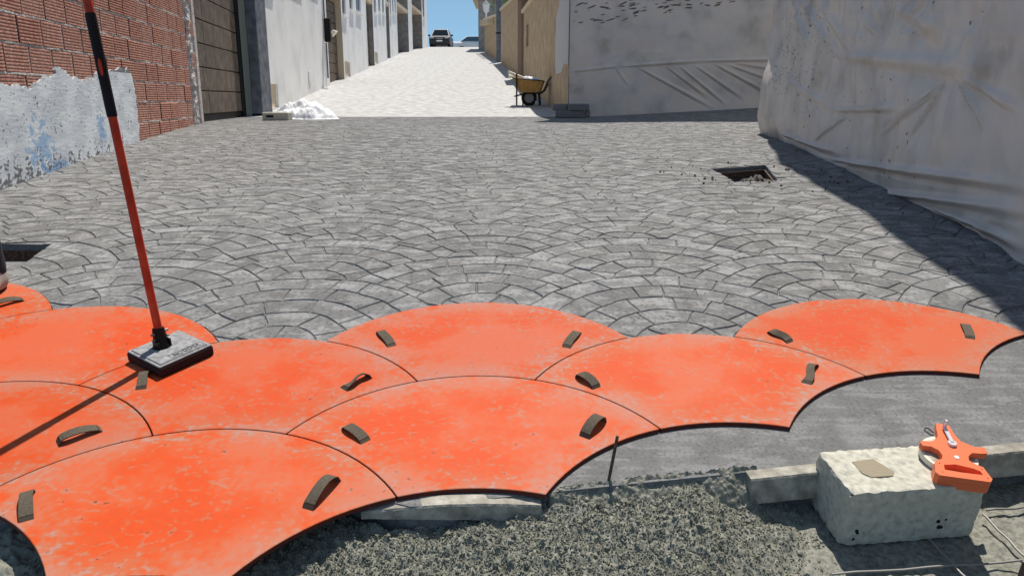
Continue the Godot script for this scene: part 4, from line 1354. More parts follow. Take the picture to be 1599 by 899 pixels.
func build_right() -> void:
	# near house wrapped in protective film
	var c := flat2(gp(1205, 212)); var e := flat2(gp(1599, 402))
	c = px_at(1212, 9.0); 
	var u := (e - c).normalized()
	var near := e + u * 3.2
	var far := c + Vector2(3.6, 0.9)
	var root := thing("wrapped_house", "house corner wrapped in muddy milky plastic film standing on the paving", "house")
	var core := MB.new()
	var fw := Face.new(c + Vector2(0.6, -0.75), near + Vector2(0.42, 0.0))
	fw.box(core, 0, fw.len, -1.0, 5.4, -3.0, -0.05)
	obj("wall", core, mats.tan, root)
	var n := FastNoiseLite.new(); n.seed = 140; n.frequency = 0.9; n.fractal_octaves = 3
	var anchors := [[4.3, 3.3, 9.0, 0.05, -1.0, 0.9], [6.4, 2.15, 11.0, 0.045, -1.0, 0.8], [7.9, 2.5, 10.0, 0.05, -1.0, 1.1], [5.3, 1.2, 8.0, 0.03, 1.0, 0.7], [7.2, 1.0, 9.0, 0.03, 1.0, 0.8]]
	var path := Curve2D.new()
	path.add_point(far); path.add_point(c + Vector2(0.28, 0.07), Vector2.ZERO, Vector2(-0.16, -0.04)); path.add_point(c + u * 0.26, -u * 0.14, Vector2.ZERO); path.add_point(near)
	var tot := path.get_baked_length()
	var s_c := path.get_closest_offset(c + u * 0.26) - 0.26
	var segs := creases([[1240, -10, 1252, 70, 0.03, 0.05], [1258, -10, 1296, 75, 0.05, 0.03], [1274, -10, 1336, 84, 0.05, 0.03], [1300, -20, 1360, 90, 0.03, 0.06], [1335, 84, 1600, 112, 0.035, 0.07], [1245, 115, 1330, 172, 0.03, 0.04], [1330, 172, 1430, 166, 0.03, 0.03], [1492, 126, 1398, 208, 0.035, 0.02], [1497, 126, 1438, 215, 0.03, 0.02], [1508, 124, 1496, 210, 0.03, 0.025], [1514, 122, 1550, 200, 0.03, 0.025], [1520, 120, 1599, 170, 0.03, 0.03], [1335, 252, 1610, 288, 0.05, 0.03], [1375, 296, 1610, 326, 0.05, 0.03], [1330, 275, 1480, 330, 0.03, 0.025], [1480, 325, 1610, 380, 0.04, 0.03], [1250, 212, 1335, 240, 0.04, 0.03], [1345, 178, 1300, 222, 0.03, 0.025], [1420, 10, 1500, 60, 0.03, 0.08], [1560, 0, 1500, 110, 0.02, 0.06]], c, near, s_c)
	var film := MB.new()
	var nu := 420; var nv := 220
	film.grid(nu, nv, func(i, j):
		var s: float = tot * i / nu
		var q := path.sample_baked(s, true)
		var q2 := path.sample_baked(minf(s + 0.02, tot), true); var q1 := path.sample_baked(maxf(s - 0.02, 0.0), true)
		var t := (q2 - q1).normalized()
		var nn := Vector2(t.y, -t.x)
		if nn.x > 0.0 and s > 3.9: nn = -nn
		if s <= 3.6 and nn.y < 0.0: nn = -nn
		var yy: float = pow(j / float(nv), 1.8)
		var y0 := gh(q.x, q.y)
		var h := yy * (4.70 + 0.25 * clampf(q.y, 2.0, 9.0) - y0)
		var o := 0.04 + fold(s, h, anchors, n)
		o += 0.10 * exp(-pow((h - 0.55) / 0.32, 2.0)) * exp(-pow((s - 3.9) / 0.5, 2.0)) + 0.07 * exp(-pow((h - 0.2) / 0.16, 2.0)) * exp(-pow((s - 4.0) / 0.6, 2.0))
		o += crease_at(s, y0 + h, segs) * 0.85
		# loose skirt gathered near the ground
		o += 0.035 * exp(-h / 0.22) * (0.3 + n.get_noise_2d(s * 1.2, 7.0)) 
		q += nn * o
		return Vector3(q.x, gh(q.x, q.y) + h - 0.01, -q.y), Vector3(-1, 0, 0.1))
	obj("plastic_film", film, mats.film, root)
	var mud := MB.new()
	# clods and smears stuck to the film
	for k in 420:
		var s := rng.randf_range(3.7, 8.4)
		var band := rng.randf()
		var h := 0.08 + 1.5 * pow(rng.randf(), 1.6)
		if band < 0.5:
			s = 4.0 + 1.8 * rng.randf(); h = 0.15 + 1.4 * rng.randf() * (1.0 - 0.3 * rng.randf())
		var q := path.sample_baked(s, true)
		var t := (path.sample_baked(minf(s + 0.02, tot), true) - path.sample_baked(s - 0.02, true)).normalized()
		var nn := Vector2(t.y, -t.x)
		if nn.x > 0.0: nn = -nn
		var o := 0.04 + fold(s, h, anchors, n) + 0.10 * exp(-pow((h - 0.55) / 0.32, 2.0)) * exp(-pow((s - 3.9) / 0.5, 2.0))
		q += nn * o
		var zz := Vector3(nn.x, 0, -nn.y)
		var xx := Vector3.UP.cross(zz).normalized()
		var sz := rng.randf_range(0.0025, 0.008) * (1.0 if rng.randf() < 0.93 else 2.0)
		var rot := Basis(xx, Vector3.UP, zz) * Basis(Vector3.BACK, rng.randf_range(-0.9, 0.9))
		var pl := PackedVector2Array()
		for a in 6: pl.append(Vector2.from_angle(TAU * a / 6.0) * Vector2(0.45, 1.5) * sz * rng.randf_range(0.6, 1.2))
		mud.prism(pl, Vector3(q.x, gh(q.x, q.y) + h, -q.y) - zz * 0.0015, rot * Basis(Vector3.RIGHT, PI / 2), 0.004, 0.001)
	var md := obj("mud_splashes", mud, mats.mud, root)
	md.set_meta("kind", "stuff")
	# far block house on the corner of the side street
	var k0 := px_at(888, 14.0); var k1 := k0 + (px_at(1205, 13.0) - k0) * 1.9
	var bh := thing("corner_house", "tan block house on the corner, its side wall sheeted in grey film", "house")
	var side := Face.new(k0, k1)
	if side.n.y > 0: side = Face.new(k0, k1, false)
	var sw := MB.new()
	side.box(sw, 0.0, side.len, -0.5, 7.0, -3.0, 0.0)
	obj("side_wall", sw, mats.grey_wall, bh)
	var fm := MB.new()
	var an2 := [[1.05, 1.05, 6.0, 0.02, -1.0, 0.5]]
	var seg2 := creases([[1000, 106, 1115, 168, 0.06, 0.035], [1045, 106, 1105, 150, 0.05, 0.03], [1066, 106, 1135, 162, 0.06, 0.03], [1090, 104, 1165, 155, 0.05, 0.035], [1120, 101, 1215, 152, 0.06, 0.035], [1142, 102, 1215, 127, 0.05, 0.03], [1150, 98, 1215, 108, 0.04, 0.03], [963, 105, 982, 132, 0.03, 0.03], [888, 112, 978, 102, 0.04, 0.025], [978, 103, 1105, 94, 0.05, 0.03], [1100, 95, 1230, 92, 0.05, 0.03]], k0, k1, 0.0)
	fm.grid(330, 200, func(i, j):
		var s: float = 0.02 + (side.len - 0.02) * i / 330.0
		var q := side.p(s, 0)
		var y0 := gh(q.x, -q.z)
		var t: float = j / 200.0
		var h := t * 3.6
		var belt := 1.02 + 0.10 * s
		var o := 0.03 + fold(s, h, an2, n) * smoothstep(0.0, 0.4, s) * 0.5 + 0.6 * crease_at(s, y0 + h, seg2)
		return side.p(s, y0 + h - 0.01, o), side.n3())
	obj("plastic_film", fm, mats.film, bh)
	var sm2 := MB.new()
	for k in 160:
		var s := rng.randf_range(0.05, 4.2)
		var hh := 2.12 + 0.06 * s + rng.randf_range(0.0, 0.65) * (0.3 + 0.7 * rng.randf())
		var q := side.p(s, 0)
		var y0 := gh(q.x, -q.z)
		var pl := PackedVector2Array()
		var sz := rng.randf_range(0.008, 0.032)
		for a in 7: pl.append(Vector2.from_angle(TAU * a / 7.0) * Vector2(2.6, 0.5) * sz * rng.randf_range(0.5, 1.2))
		var zz := side.n3()
		var xx := Vector3.UP.cross(zz).normalized()
		sm2.prism(pl, side.p(s, y0 + hh - 0.6, 0.03 + fold(s, hh - 0.6, an2, n) * 0.35 * smoothstep(0.0, 0.4, s)) , Basis(xx, Vector3.UP, zz) * Basis(Vector3.BACK, rng.randf_range(-0.1, 0.45)) * Basis(Vector3.RIGHT, PI / 2), 0.006, 0.002)
	var s2 := obj("mud_smears", sm2, mats.mud, bh)
	s2.set_meta("kind", "stuff")
	# street front of the corner house
	var m1 := px_at(818, 23.6); var m2 := px_at(808.5, 26.4)
	var fr := Face.new(k0, m1, false)
	if fr.n.x > 0: fr = Face.new(k0, m1, true)
	var y14 := gh(k0.x, 14.0)
	var fb := MB.new()
	var wn := [[fr.len - 1.6, fr.len - 0.9, 2.75, 3.35]]
	fr.holed(fb, 0.0, fr.len, 0.2, 3.75, wn, 0.2)
	fb.quad(fr.p(0, 3.75), fr.p(fr.len, 3.75), fr.p(fr.len, 3.75, -0.3), fr.p(0, 3.75, -0.3), Vector3.UP)
	obj("street_wall", fb, mats.tan, bh)
	var wg := MB.new()
	fr.box(wg, wn[0][0], wn[0][1], wn[0][2], wn[0][3], -0.22, -0.16)
	obj("window", wg, mats.glass, bh)
	var pa := MB.new()
	var pol := PackedVector2Array([Vector2(0.0, 1.95), Vector2(0.5, 2.0), Vector2(0.9, 1.85), Vector2(1.75, 1.85), Vector2(1.9, 2.2), Vector2(1.8, 2.9), Vector2(1.35, 3.1), Vector2(1.1, 3.55), Vector2(1.2, 3.74), Vector2(0.0, 3.74)])
	for i in pol.size(): pol[i].y -= 0.03
	pa.prism(pol, fr.p(0, 0, 0.003), Basis(fr.u3(), fr.n3(), Vector3.UP), 0.008)
	obj("paint_patch", pa, sm(Color(0.74, 0.73, 0.72), 0.9, null, 1.0, mats.fine, 0.3), bh)
	var cp := MB.new()
	fr.box(cp, 1.9, fr.len + 0.05, 3.753, 3.85, -0.34, 0.07, 0.012)
	obj("coping", cp, mats.cream, bh)
	var uw := MB.new()
	fr.holed(uw, 0.0, fr.len, 3.7, 7.0, [[3.0, 4.6, 4.0, 5.4], [6.0, 7.4, 4.0, 5.4]], 0.15)
	for i in uw.v.size(): uw.v[i] -= fr.n3() * 0.4
	obj("upper_wall", uw, mats.cream, bh)
	for w in [[3.0, 4.6], [6.0, 7.4]]:
		var g := MB.new()
		fr.box(g, w[0], w[1], 4.0, 5.4, -0.60, -0.54)
		var wnd := obj("window", g, mats.white_wall, bh)
		var gg := MB.new()
		for z in 2:
			var hw: float = (w[1] - w[0]) * 0.5
			fr.box(gg, w[0] + 0.07 + z * hw, w[0] + hw - 0.05 + z * hw, 4.07, 5.33, -0.54, -0.53)
		obj("pane", gg, mats.glass, wnd)
	# brown pier and the two garden walls above
	var pier := thing("brown_pier", "brown rendered pier between the corner house and the garden wall", "pier")
	var pm := MB.new()
	var pf := Face.new(m1, m2, false)
	if pf.n.x > 0: pf = Face.new(m1, m2, true)
	pf.box(pm, 0.25, pf.len - 0.9, 1.0, 4.9, -0.3, 0.05, 0.01)
	obj("shaft", pm, sm(Color(0.47, 0.39, 0.32), 0.9, null, 1.0, mats.fine, 0.6), pier)
	var cap := MB.new()
	pf.box(cap, 0.15, pf.len - 0.8, 4.903, 5.0, -0.36, 0.1, 0.01)
	obj("cap", cap, mats.cream, pier)
	var gw := [[m2, px_at(783, 34.5), 4.55, 4.95, "tan garden wall with sloping coping beyond the brown pier"], [px_at(780, 36.0), px_at(758, 46.5), 4.9, 5.7, "tan garden wall with rafters along its top below the lantern"]]
	for i in 2:
		var w = gw[i]
		var gf := Face.new(w[0], w[1], false)
		if gf.n.x > 0: gf = Face.new(w[0], w[1], true)
		var t := thing("garden_wall", w[4], "wall", Vector3.ZERO, "garden walls up the street")
		var wb := MB.new()
		var N := 10
		for k in N:
			var s0 := gf.len * k / N; var s1 := gf.len * (k + 1) / N
			var ya := lerpf(w[2], w[3], float(k) / N); var yb := lerpf(w[2], w[3], float(k + 1) / N)
			wb.quad(gf.p(s0, 0.5), gf.p(s1, 0.5), gf.p(s1, yb), gf.p(s0, ya), gf.n3())
			wb.quad(gf.p(s0, ya), gf.p(s1, yb), gf.p(s1, yb, -0.3), gf.p(s0, ya, -0.3), Vector3.UP)
			wb.quad(gf.p(s0, 0.5, -0.3), gf.p(s1, 0.5, -0.3), gf.p(s1, yb, -0.3), gf.p(s0, ya, -0.3), -gf.n3())
		wb.quad(gf.p(0, 0.5), gf.p(0, w[2]), gf.p(0, w[2], -0.3), gf.p(0, 0.5, -0.3), -gf.u3())
		obj("wall_face", wb, mats.tan, t)
		var cb := MB.new()
		var ang := atan2(w[3] - w[2], gf.len)
		cb.box(gf.p(gf.len * 0.5, (w[2] + w[3]) * 0.5 + 0.06, -0.15), Vector3(gf.len, 0.1, 0.42), 0.012, gf.bs() * Basis(Vector3.BACK, ang if gf.bs().z.dot(Vector3.BACK) > -2.0 else 0.0))
		obj("coping", cb, mats.cream, t)
		if i == 1:
			for k in 6:
				var rf := MB.new()
				var s := gf.len * (0.3 + 0.12 * k)
				gf.box(rf, s, s + 0.35, lerpf(w[2], w[3], s / gf.len) - 0.28, lerpf(w[2], w[3], s / gf.len) - 0.02, 0.003, 0.32, 0.01)
				obj("rafter", rf, mats.cream, t)
	var dp := thing("drain_pipe", "pale drain pipe on the join between the two garden walls", "pipe")
	var dm := MB.new()
	var dq := px_at(781.5, 35.4)
	dm.tube([Vector3(dq.x - 0.05, 2.5, -dq.y), Vector3(dq.x - 0.05, 5.6, -dq.y)], [0.12, 0.12], 10)
	obj("tube", dm, mats.post, dp)
	var br := MB.new()
	br.tube([Vector3(dq.x - 0.05, 4.1, -dq.y), Vector3(dq.x - 0.05, 4.16, -dq.y)], [0.14, 0.14], 10)
	obj("bracket", br, mats.dark, dp)
	var ln := thing("garden_lantern", "small white lantern standing on the far garden wall", "lantern", Vector3(px_at(760.5, 45.0).x, 5.62, -45.0))
	var lm := MB.new()
	lm.tube([Vector3(0, 0, 0), Vector3(0, 0.35, 0)], [0.05, 0.05], 8)
	obj("stem", lm, mats.white_wall, ln)
	var l2 := MB.new()
	l2.tube([Vector3(0, 0.35, 0), Vector3(0, 0.42, 0), Vector3(0, 0.75, 0)], [0.09, 0.15, 0.19], 8)
	l2.tube([Vector3(0, 0.76, 0), Vector3(0, 1.0, 0)], [0.24, 0.03], 8)
	obj("lamp_head", l2, mats.white_wall, ln)
	var bush := thing("garden_shrub", "green shrub showing over the far garden wall", "shrub", Vector3(px_at(774, 38.5).x + 0.7, 5.0, -38.5))
	var stem := MB.new()
	stem.tube([Vector3(0, -1.0, 0), Vector3(0.02, 0.4, 0)], [0.05, 0.03], 6)
	obj("stem", stem, mats.rust, bush)
	var lf := MB.new()
	for k in 700:
		var p := Vector3(rng.randfn(0, 0.42), 0.7 + rng.randfn(0, 0.24), rng.randfn(0, 0.42))
		var d := Vector3(rng.randfn(0, 1), rng.randfn(0.5, 0.7), rng.randfn(0, 1)).normalized()
		var sd := d.cross(Vector3(rng.randf(), rng.randf(), rng.randf())).normalized()
		var t := rng.randf_range(0.7, 1.2)
		lf.col = Color(t, t, t * 0.9)
		lf.tri(p, p + d * 0.13 + sd * 0.022, p + d * 0.13 - sd * 0.022, Vector3.UP)
	obj("foliage", lf, mats.plant, bush)
	var hs := thing("distant_house", "distant grey house front at the crest past the garden walls", "house")
	var hm := MB.new()
	var hq := px_at(752.5, 50.5)
	hm.box(Vector3(hq.x + 1.3, 5.6, -51.5), Vector3(2.8, 7.0, 5.0), 0.02)
	obj("wall", hm, mats.grey_wall, hs)
	var hd := MB.new()
	hd.box(Vector3(hq.x - 0.1, 5.3, -50.3), Vector3(0.06, 2.2, 1.4), 0.01)
	obj("door", hd, mats.door, hs)
	var hr := MB.new()
	hr.box(Vector3(hq.x + 1.2, 7.2, -51.4), Vector3(3.3, 0.18, 5.2), 0.02)
	obj("cornice", hr, mats.cream, hs)

func build_blocks_and_barrow() -> void:
	# grey blocks stacked against the corner
	var d := 13.62
	var specs := [[869, 895, 176, 186, 0.0], [893.5, 914, 176, 186, 0.02], [915.5, 923, 176.5, 186, 0.03], [864, 886, 164, 175.4, 0.03], [887, 921, 163, 175.6, 0.0]]
	var names := ["dark grey paving block at the left of the lower row by the corner house", "dark grey paving block in the middle of the lower row by the corner house", "short dark grey block end in the lower row by the corner house", "dark grey paving block on top at the street edge of the corner house", "long dark grey block on top of the stack by the corner house"]
	for i in 5:
		var s = specs[i]
		var x0 := px_at(s[0], d).x; var x1 := px_at(s[1], d).x
		var gy := gh((x0 + x1) * 0.5, d)
		var b := MB.new()
		var y0: float = gy + 0.010 if i < 3 else gy + 0.128
		var y1: float = y0 + 0.115
		b.box(Vector3((x0 + x1) * 0.5, (y0 + y1) * 0.5, -d - 0.03 - s[4]), Vector3(x1 - x0, y1 - y0, 0.17), 0.012, Basis(Vector3.UP, 0.05 * sin(i * 2.3)))
		tag(obj("stone_block", b, mats.lead), names[i], "block", "stacked grey blocks")
	# wheelbarrow
	var at := gp(829, 166)
	var root := thing("wheelbarrow", "ochre wheelbarrow with black frame parked beside the tan wall", "wheelbarrow", at, "", Basis(Vector3.UP, -0.10))
	var tray := MB.new()
	var lo := [Vector3(-0.20, 0.28, 0.17), Vector3(0.20, 0.28, 0.17), Vector3(0.20, 0.28, -0.17), Vector3(-0.20, 0.28, -0.17)]
	var hi := [Vector3(-0.36, 0.57, 0.27), Vector3(0.28, 0.51, 0.27), Vector3(0.28, 0.51, -0.27), Vector3(-0.36, 0.57, -0.27)]
	for i in 4:
		var j := (i + 1) % 4
		var o: Vector3 = ((hi[i] + hi[j]) * 0.5 - Vector3(0, 0.4, 0)) * Vector3(1, 0, 1)
		tray.quad(lo[i], lo[j], hi[j], hi[i], o)
		tray.quad(lo[i] * 0.97 + Vector3(0, 0.012, 0), lo[j] * 0.97 + Vector3(0, 0.012, 0), hi[j] * 0.975 + Vector3(0, 0.012, 0), hi[i] * 0.975 + Vector3(0, 0.012, 0), -o)
	tray.quad(lo[0], lo[1], lo[2], lo[3], Vector3.DOWN)
	obj("tray", tray, mats.ochre, root)
	var rim := MB.new()
	rim.tube([hi[0], hi[1], hi[2], hi[3], hi[0]], [0.012, 0.012, 0.012, 0.012, 0.012], 6)
	obj("rim", rim, mats.black, root)
	for sd in [-1.0, 1.0]:
		var h := MB.new()
		h.tube([Vector3(-0.34, 0.20, 0.05 * sd), Vector3(-0.12, 0.26, 0.15 * sd), Vector3(0.22, 0.265, 0.2 * sd), Vector3(0.30, 0.33, 0.24 * sd), Vector3(0.37, 0.50, 0.26 * sd), Vector3(0.46, 0.60, 0.27 * sd)], [0.014, 0.014, 0.014, 0.014, 0.014, 0.016], 8)
		obj("handle", h, mats.black, root)
		var l := MB.new()
		l.tube([Vector3(-0.14, 0.27, 0.17 * sd), Vector3(-0.15, 0.01, 0.21 * sd)], [0.014, 0.014], 7)
		l.tube([Vector3(0.18, 0.27, 0.18 * sd), Vector3(0.20, 0.01, 0.22 * sd)], [0.014, 0.014], 7)
		obj("leg", l, mats.black, root)
	var wh := MB.new()
	var wpts := []; var wr := []
	for i in 19:
		wpts.append(Vector3(-0.03 + cos(TAU * i / 18.0) * 0.13, 0.165 + sin(TAU * i / 18.0) * 0.13, 0.0)); wr.append(0.04)
	wh.tube(wpts, wr, 8, 1.0, false)
	obj("wheel", wh, mats.rubber, root)
	var hub := MB.new()
	hub.tube([Vector3(-0.03, 0.165, -0.05), Vector3(-0.03, 0.165, 0.05)], [0.1, 0.1], 14)
	obj("hub", hub, mats.steel, root)
	var bar := MB.new()
	bar.box(Vector3(-0.27, 0.34, 0.29), Vector3(0.03, 0.66, 0.03), 0.004)
	tag(obj("wooden_batten", bar, mats.black), "dark upright batten leaning on the front of the wheelbarrow", "batten")
	(get_child(get_child_count() - 1) as Node3D).transform = root.transform
	var sk := MB.new()
	var n := FastNoiseLite.new(); n.seed = 66; n.frequency = 5.0
	sk.grid(26, 16, func(i, j):
		var x: float = (i / 26.0 - 0.5) * 0.46; var z: float = (j / 16.0 - 0.5) * 0.3
		var e := clampf(1.0 - pow(absf(x) / 0.23, 3.0), 0, 1) * clampf(1.0 - pow(absf(z) / 0.15, 3.0), 0, 1)
		return Vector3(x, 0.47 + 0.13 * pow(e, 0.5) + 0.025 * n.get_noise_2d(x * 2.0, z * 2.0) - 0.12 * x, z), Vector3.UP)
	for i in sk.v.size():
		var q := sk.v[i]
		sk.c[i] = Color(0.25, 0.42, 0.68) if absf(fposmod(q.x * 1.2 + q.z * 2.0 + 0.08, 0.30) - 0.15) < 0.045 else Color(0.86, 0.87, 0.9)
	var sack := tag(obj("paper_sack", sk, mats.plain), "white and blue sack lying in the wheelbarrow tray", "sack")
	(sack as Node3D).transform = root.transform
	var tb := MB.new()
	tb.tube([Vector3(-0.12, 0.56, 0.10), Vector3(-0.43, 0.68, 0.14), Vector3(-0.46, 0.72, 0.14)], [0.03, 0.035, 0.02], 8)
	tb.tube([Vector3(-0.15, 0.55, 0.0), Vector3(-0.47, 0.62, 0.04)], [0.03, 0.03], 8)
	var tools := tag(obj("rolled_bags", tb, mats.cream_plastic), "pale rolled bags sticking out of the wheelbarrow front", "bags")
	(tools as Node3D).transform = root.transform

# ---------------------------------------------------------------- drains, cars, person
func build_drain(poly: PackedVector2Array, label: String, rubble: bool) -> void:
	var root := thing("drain_pit", label, "drain", Vector3.ZERO, "open drain pits")
	var w := MB.new()
	var n := poly.size()
	var cc := Vector2.ZERO
	for q in poly: cc += q / n
	for i in n:
		var p := poly[i]; var q := poly[(i + 1) % n]
		var inn := Vector3(cc.x - (p.x + q.x) * 0.5, 0, -(cc.y - (p.y + q.y) * 0.5))
		w.quad(g3(p.x, p.y, 0.002), g3(q.x, q.y, 0.002), g3(q.x, q.y, -0.9), g3(p.x, p.y, -0.9), inn)
	w.quad(g3(poly[0].x, poly[0].y, -0.88), g3(poly[1].x, poly[1].y, -0.88), g3(poly[2].x, poly[2].y, -0.88), g3(poly[3].x, poly[3].y, -0.88), Vector3.UP)
	obj("lining", w, mats.lead, root)
	var r := MB.new()
	for i in n:
		var p := poly[i]; var q := poly[(i + 1) % n]
		var pi := p.lerp(cc, 0.06); var qi := q.lerp(cc, 0.06)
		r.quad(g3(p.x, p.y, -0.03), g3(q.x, q.y, -0.03), g3(qi.x, qi.y, -0.03), g3(pi.x, pi.y, -0.03), Vector3.UP)
		r.quad(g3(pi.x, pi.y, -0.03), g3(qi.x, qi.y, -0.03), g3(qi.x, qi.y, -0.08), g3(pi.x, pi.y, -0.08), Vector3(cc.x - pi.x, 0, pi.y - cc.y))
	obj("rim", r, mats.rust, root)
	if rubble:
		var rn := FastNoiseLite.new(); rn.seed = 44; rn.frequency = 9.0; rn.fractal_octaves = 3
		var e0 := poly[2]; var e1 := poly[3]
		var m := MB.new()
		m.grid(60, 24, func(i, j):
			var p := e0.lerp(e1, 0.04 + 0.92 * i / 60.0).lerp(cc, -0.06)
			p += (cc - (e0 + e1) * 0.5) * 1.1 * j / 24.0
			return g3(p.x, p.y, 0.012 - 0.15 * pow(j / 24.0, 1.5) + 0.06 * rn.get_noise_2d(p.x, p.y) + 0.03 * rn.get_noise_2d(p.x * 3.0, p.y * 3.0) - 0.04 * pow(absf(i / 30.0 - 1.0), 3.0) - (0.02 if j == 0 else 0.0)), Vector3.UP)
		var mo := obj("rubble", m, mats.mud, root)
		mo.set_meta("kind", "stuff")
		var cr := MB.new()
		for k in 50:
			var a := rng.randf() * TAU; var rr := 0.33 + absf(rng.randfn(0, 0.22))
			var p := cc + Vector2(cos(a) * rr * 1.3, sin(a) * rr * 0.9 - 0.05)
			if Geometry2D.is_point_in_polygon(p, poly): continue
			var sz := rng.randf_range(0.004, 0.014)
			cr.box(g3(p.x, p.y, 0.008 + sz * 0.4), Vector3(sz * 1.5, sz, sz * 1.2), sz * 0.25, Basis.from_euler(Vector3(rng.randf() * 3, rng.randf() * 3, rng.randf() * 3)))
		var co := obj("crumbs", cr, mats.mud, root)
		co.set_meta("kind", "stuff")

func build_cars() -> void:
	var d := 62.5
	var x := px_at(688, d).x
	var root := thing("dark_car", "dark blue black car parked head-on at the crest of the street", "car", Vector3(x, gh(x, d), -d), "", Basis.IDENTITY.scaled(Vector3.ONE * 0.92))
	var paint := sm(Color(0.045, 0.05, 0.075), 0.35)
	paint.clearcoat_enabled = true
	var b := MB.new()
	var side := PackedVector2Array([Vector2(0, 0.30), Vector2(0.0, 0.62), Vector2(0.10, 0.86), Vector2(0.95, 1.0), Vector2(4.25, 1.02), Vector2(4.35, 0.7), Vector2(4.3, 0.30)])
	b.prism(side, Vector3(-0.86, 0, 0), Basis(Vector3.FORWARD, Vector3.RIGHT, Vector3.UP), 1.72, 0.05)
	obj("body", b, paint, root)
	var cab := MB.new()
	var q := [Vector3(-0.80, 1.0, -0.95), Vector3(0.80, 1.0, -0.95), Vector3(0.80, 1.0, -4.2), Vector3(-0.80, 1.0, -4.2)]
	var t := [Vector3(-0.58, 1.62, -1.75), Vector3(0.58, 1.62, -1.75), Vector3(0.60, 1.58, -3.9), Vector3(-0.60, 1.58, -3.9)]
	for i in 4:
		var j := (i + 1) % 4
		cab.quad(q[i], q[j], t[j], t[i], (q[i] + q[j]) * 0.5 - Vector3(0, 1.0, -2.5))
	cab.quad(t[0], t[1], t[2], t[3], Vector3.UP)
	obj("cabin", cab, paint, root)
	var ws := MB.new()
	ws.quad(Vector3(-0.72, 1.06, -1.00), Vector3(0.72, 1.06, -1.00), Vector3(0.54, 1.57, -1.66), Vector3(-0.54, 1.57, -1.66), Vector3(0, 0.3, 1))
	obj("windscreen", ws, mats.glass, root)
	for s in [-1.0, 1.0]:
		var hl := MB.new()
		hl.box(Vector3(0.62 * s, 0.78, -0.02), Vector3(0.36, 0.14, 0.14), 0.03)
		obj("headlight", hl, mats.steel, root)
		var mr := MB.new()
		mr.box(Vector3(0.97 * s, 1.08, -1.25), Vector3(0.2, 0.15, 0.12), 0.03)
		obj("mirror", mr, mats.black, root)
		for z in [-0.85, -3.5]:
			var w := MB.new()
			w.tube([Vector3(0.66 * s, 0.33, z), Vector3(0.885 * s, 0.33, z)], [0.33, 0.33], 20)
			var wo := obj("wheel", w, mats.rubber, root)
			var rm := MB.new()
			rm.tube([Vector3(0.88 * s, 0.33, z), Vector3(0.90 * s, 0.33, z)], [0.2, 0.18], 14)
			obj("rim", rm, mats.steel, wo)
	var gr := MB.new()
	gr.box(Vector3(0, 0.74, 0.005), Vector3(0.62, 0.07, 0.03), 0.01)
	obj("grille", gr, mats.steel, root)
	var np := MB.new()
	np.box(Vector3(0, 0.55, 0.012), Vector3(0.50, 0.11, 0.02), 0.004)
	obj("number_plate", np, mats.white_cloth, root)
	var d2 := 71.0
	var x2 := px_at(746, d2).x
	var c2 := thing("pale_car", "pale car showing only its roof beyond the crest", "car", Vector3(x2, gh(x2, d2) - 0.1, -d2))
	var cb := MB.new()
	cb.box(Vector3(0, 0.65, 0), Vector3(4.3, 0.7, 1.7), 0.12)
	obj("body", cb, mats.white_wall, c2)
	var cc := MB.new()
	cc.prism(PackedVector2Array([Vector2(-1.5, 1.0), Vector2(-0.85, 1.46), Vector2(0.9, 1.46), Vector2(1.7, 1.0)]), Vector3(0, 0, -0.72), Basis(Vector3.RIGHT, Vector3.BACK, Vector3.UP), 1.44, 0.06)
	obj("cabin", cc, mats.white_wall, c2)
	var cg := MB.new()
	cg.prism(PackedVector2Array([Vector2(-1.36, 1.03), Vector2(-0.8, 1.40), Vector2(0.85, 1.40), Vector2(1.52, 1.03)]), Vector3(0, 0, -0.735), Basis(Vector3.RIGHT, Vector3.BACK, Vector3.UP), 1.47)
	obj("side_windows", cg, sm(Color(0.25, 0.36, 0.42), 0.1), c2)
	for sx in [-1.3, 1.3]:
		for sz in [-0.74, 0.74]:
			var w := MB.new()
			w.tube([Vector3(sx, 0.32, sz), Vector3(sx, 0.32, sz + 0.15 * signf(sz))], [0.32, 0.32], 16)
			obj("wheel", w, mats.rubber, c2)

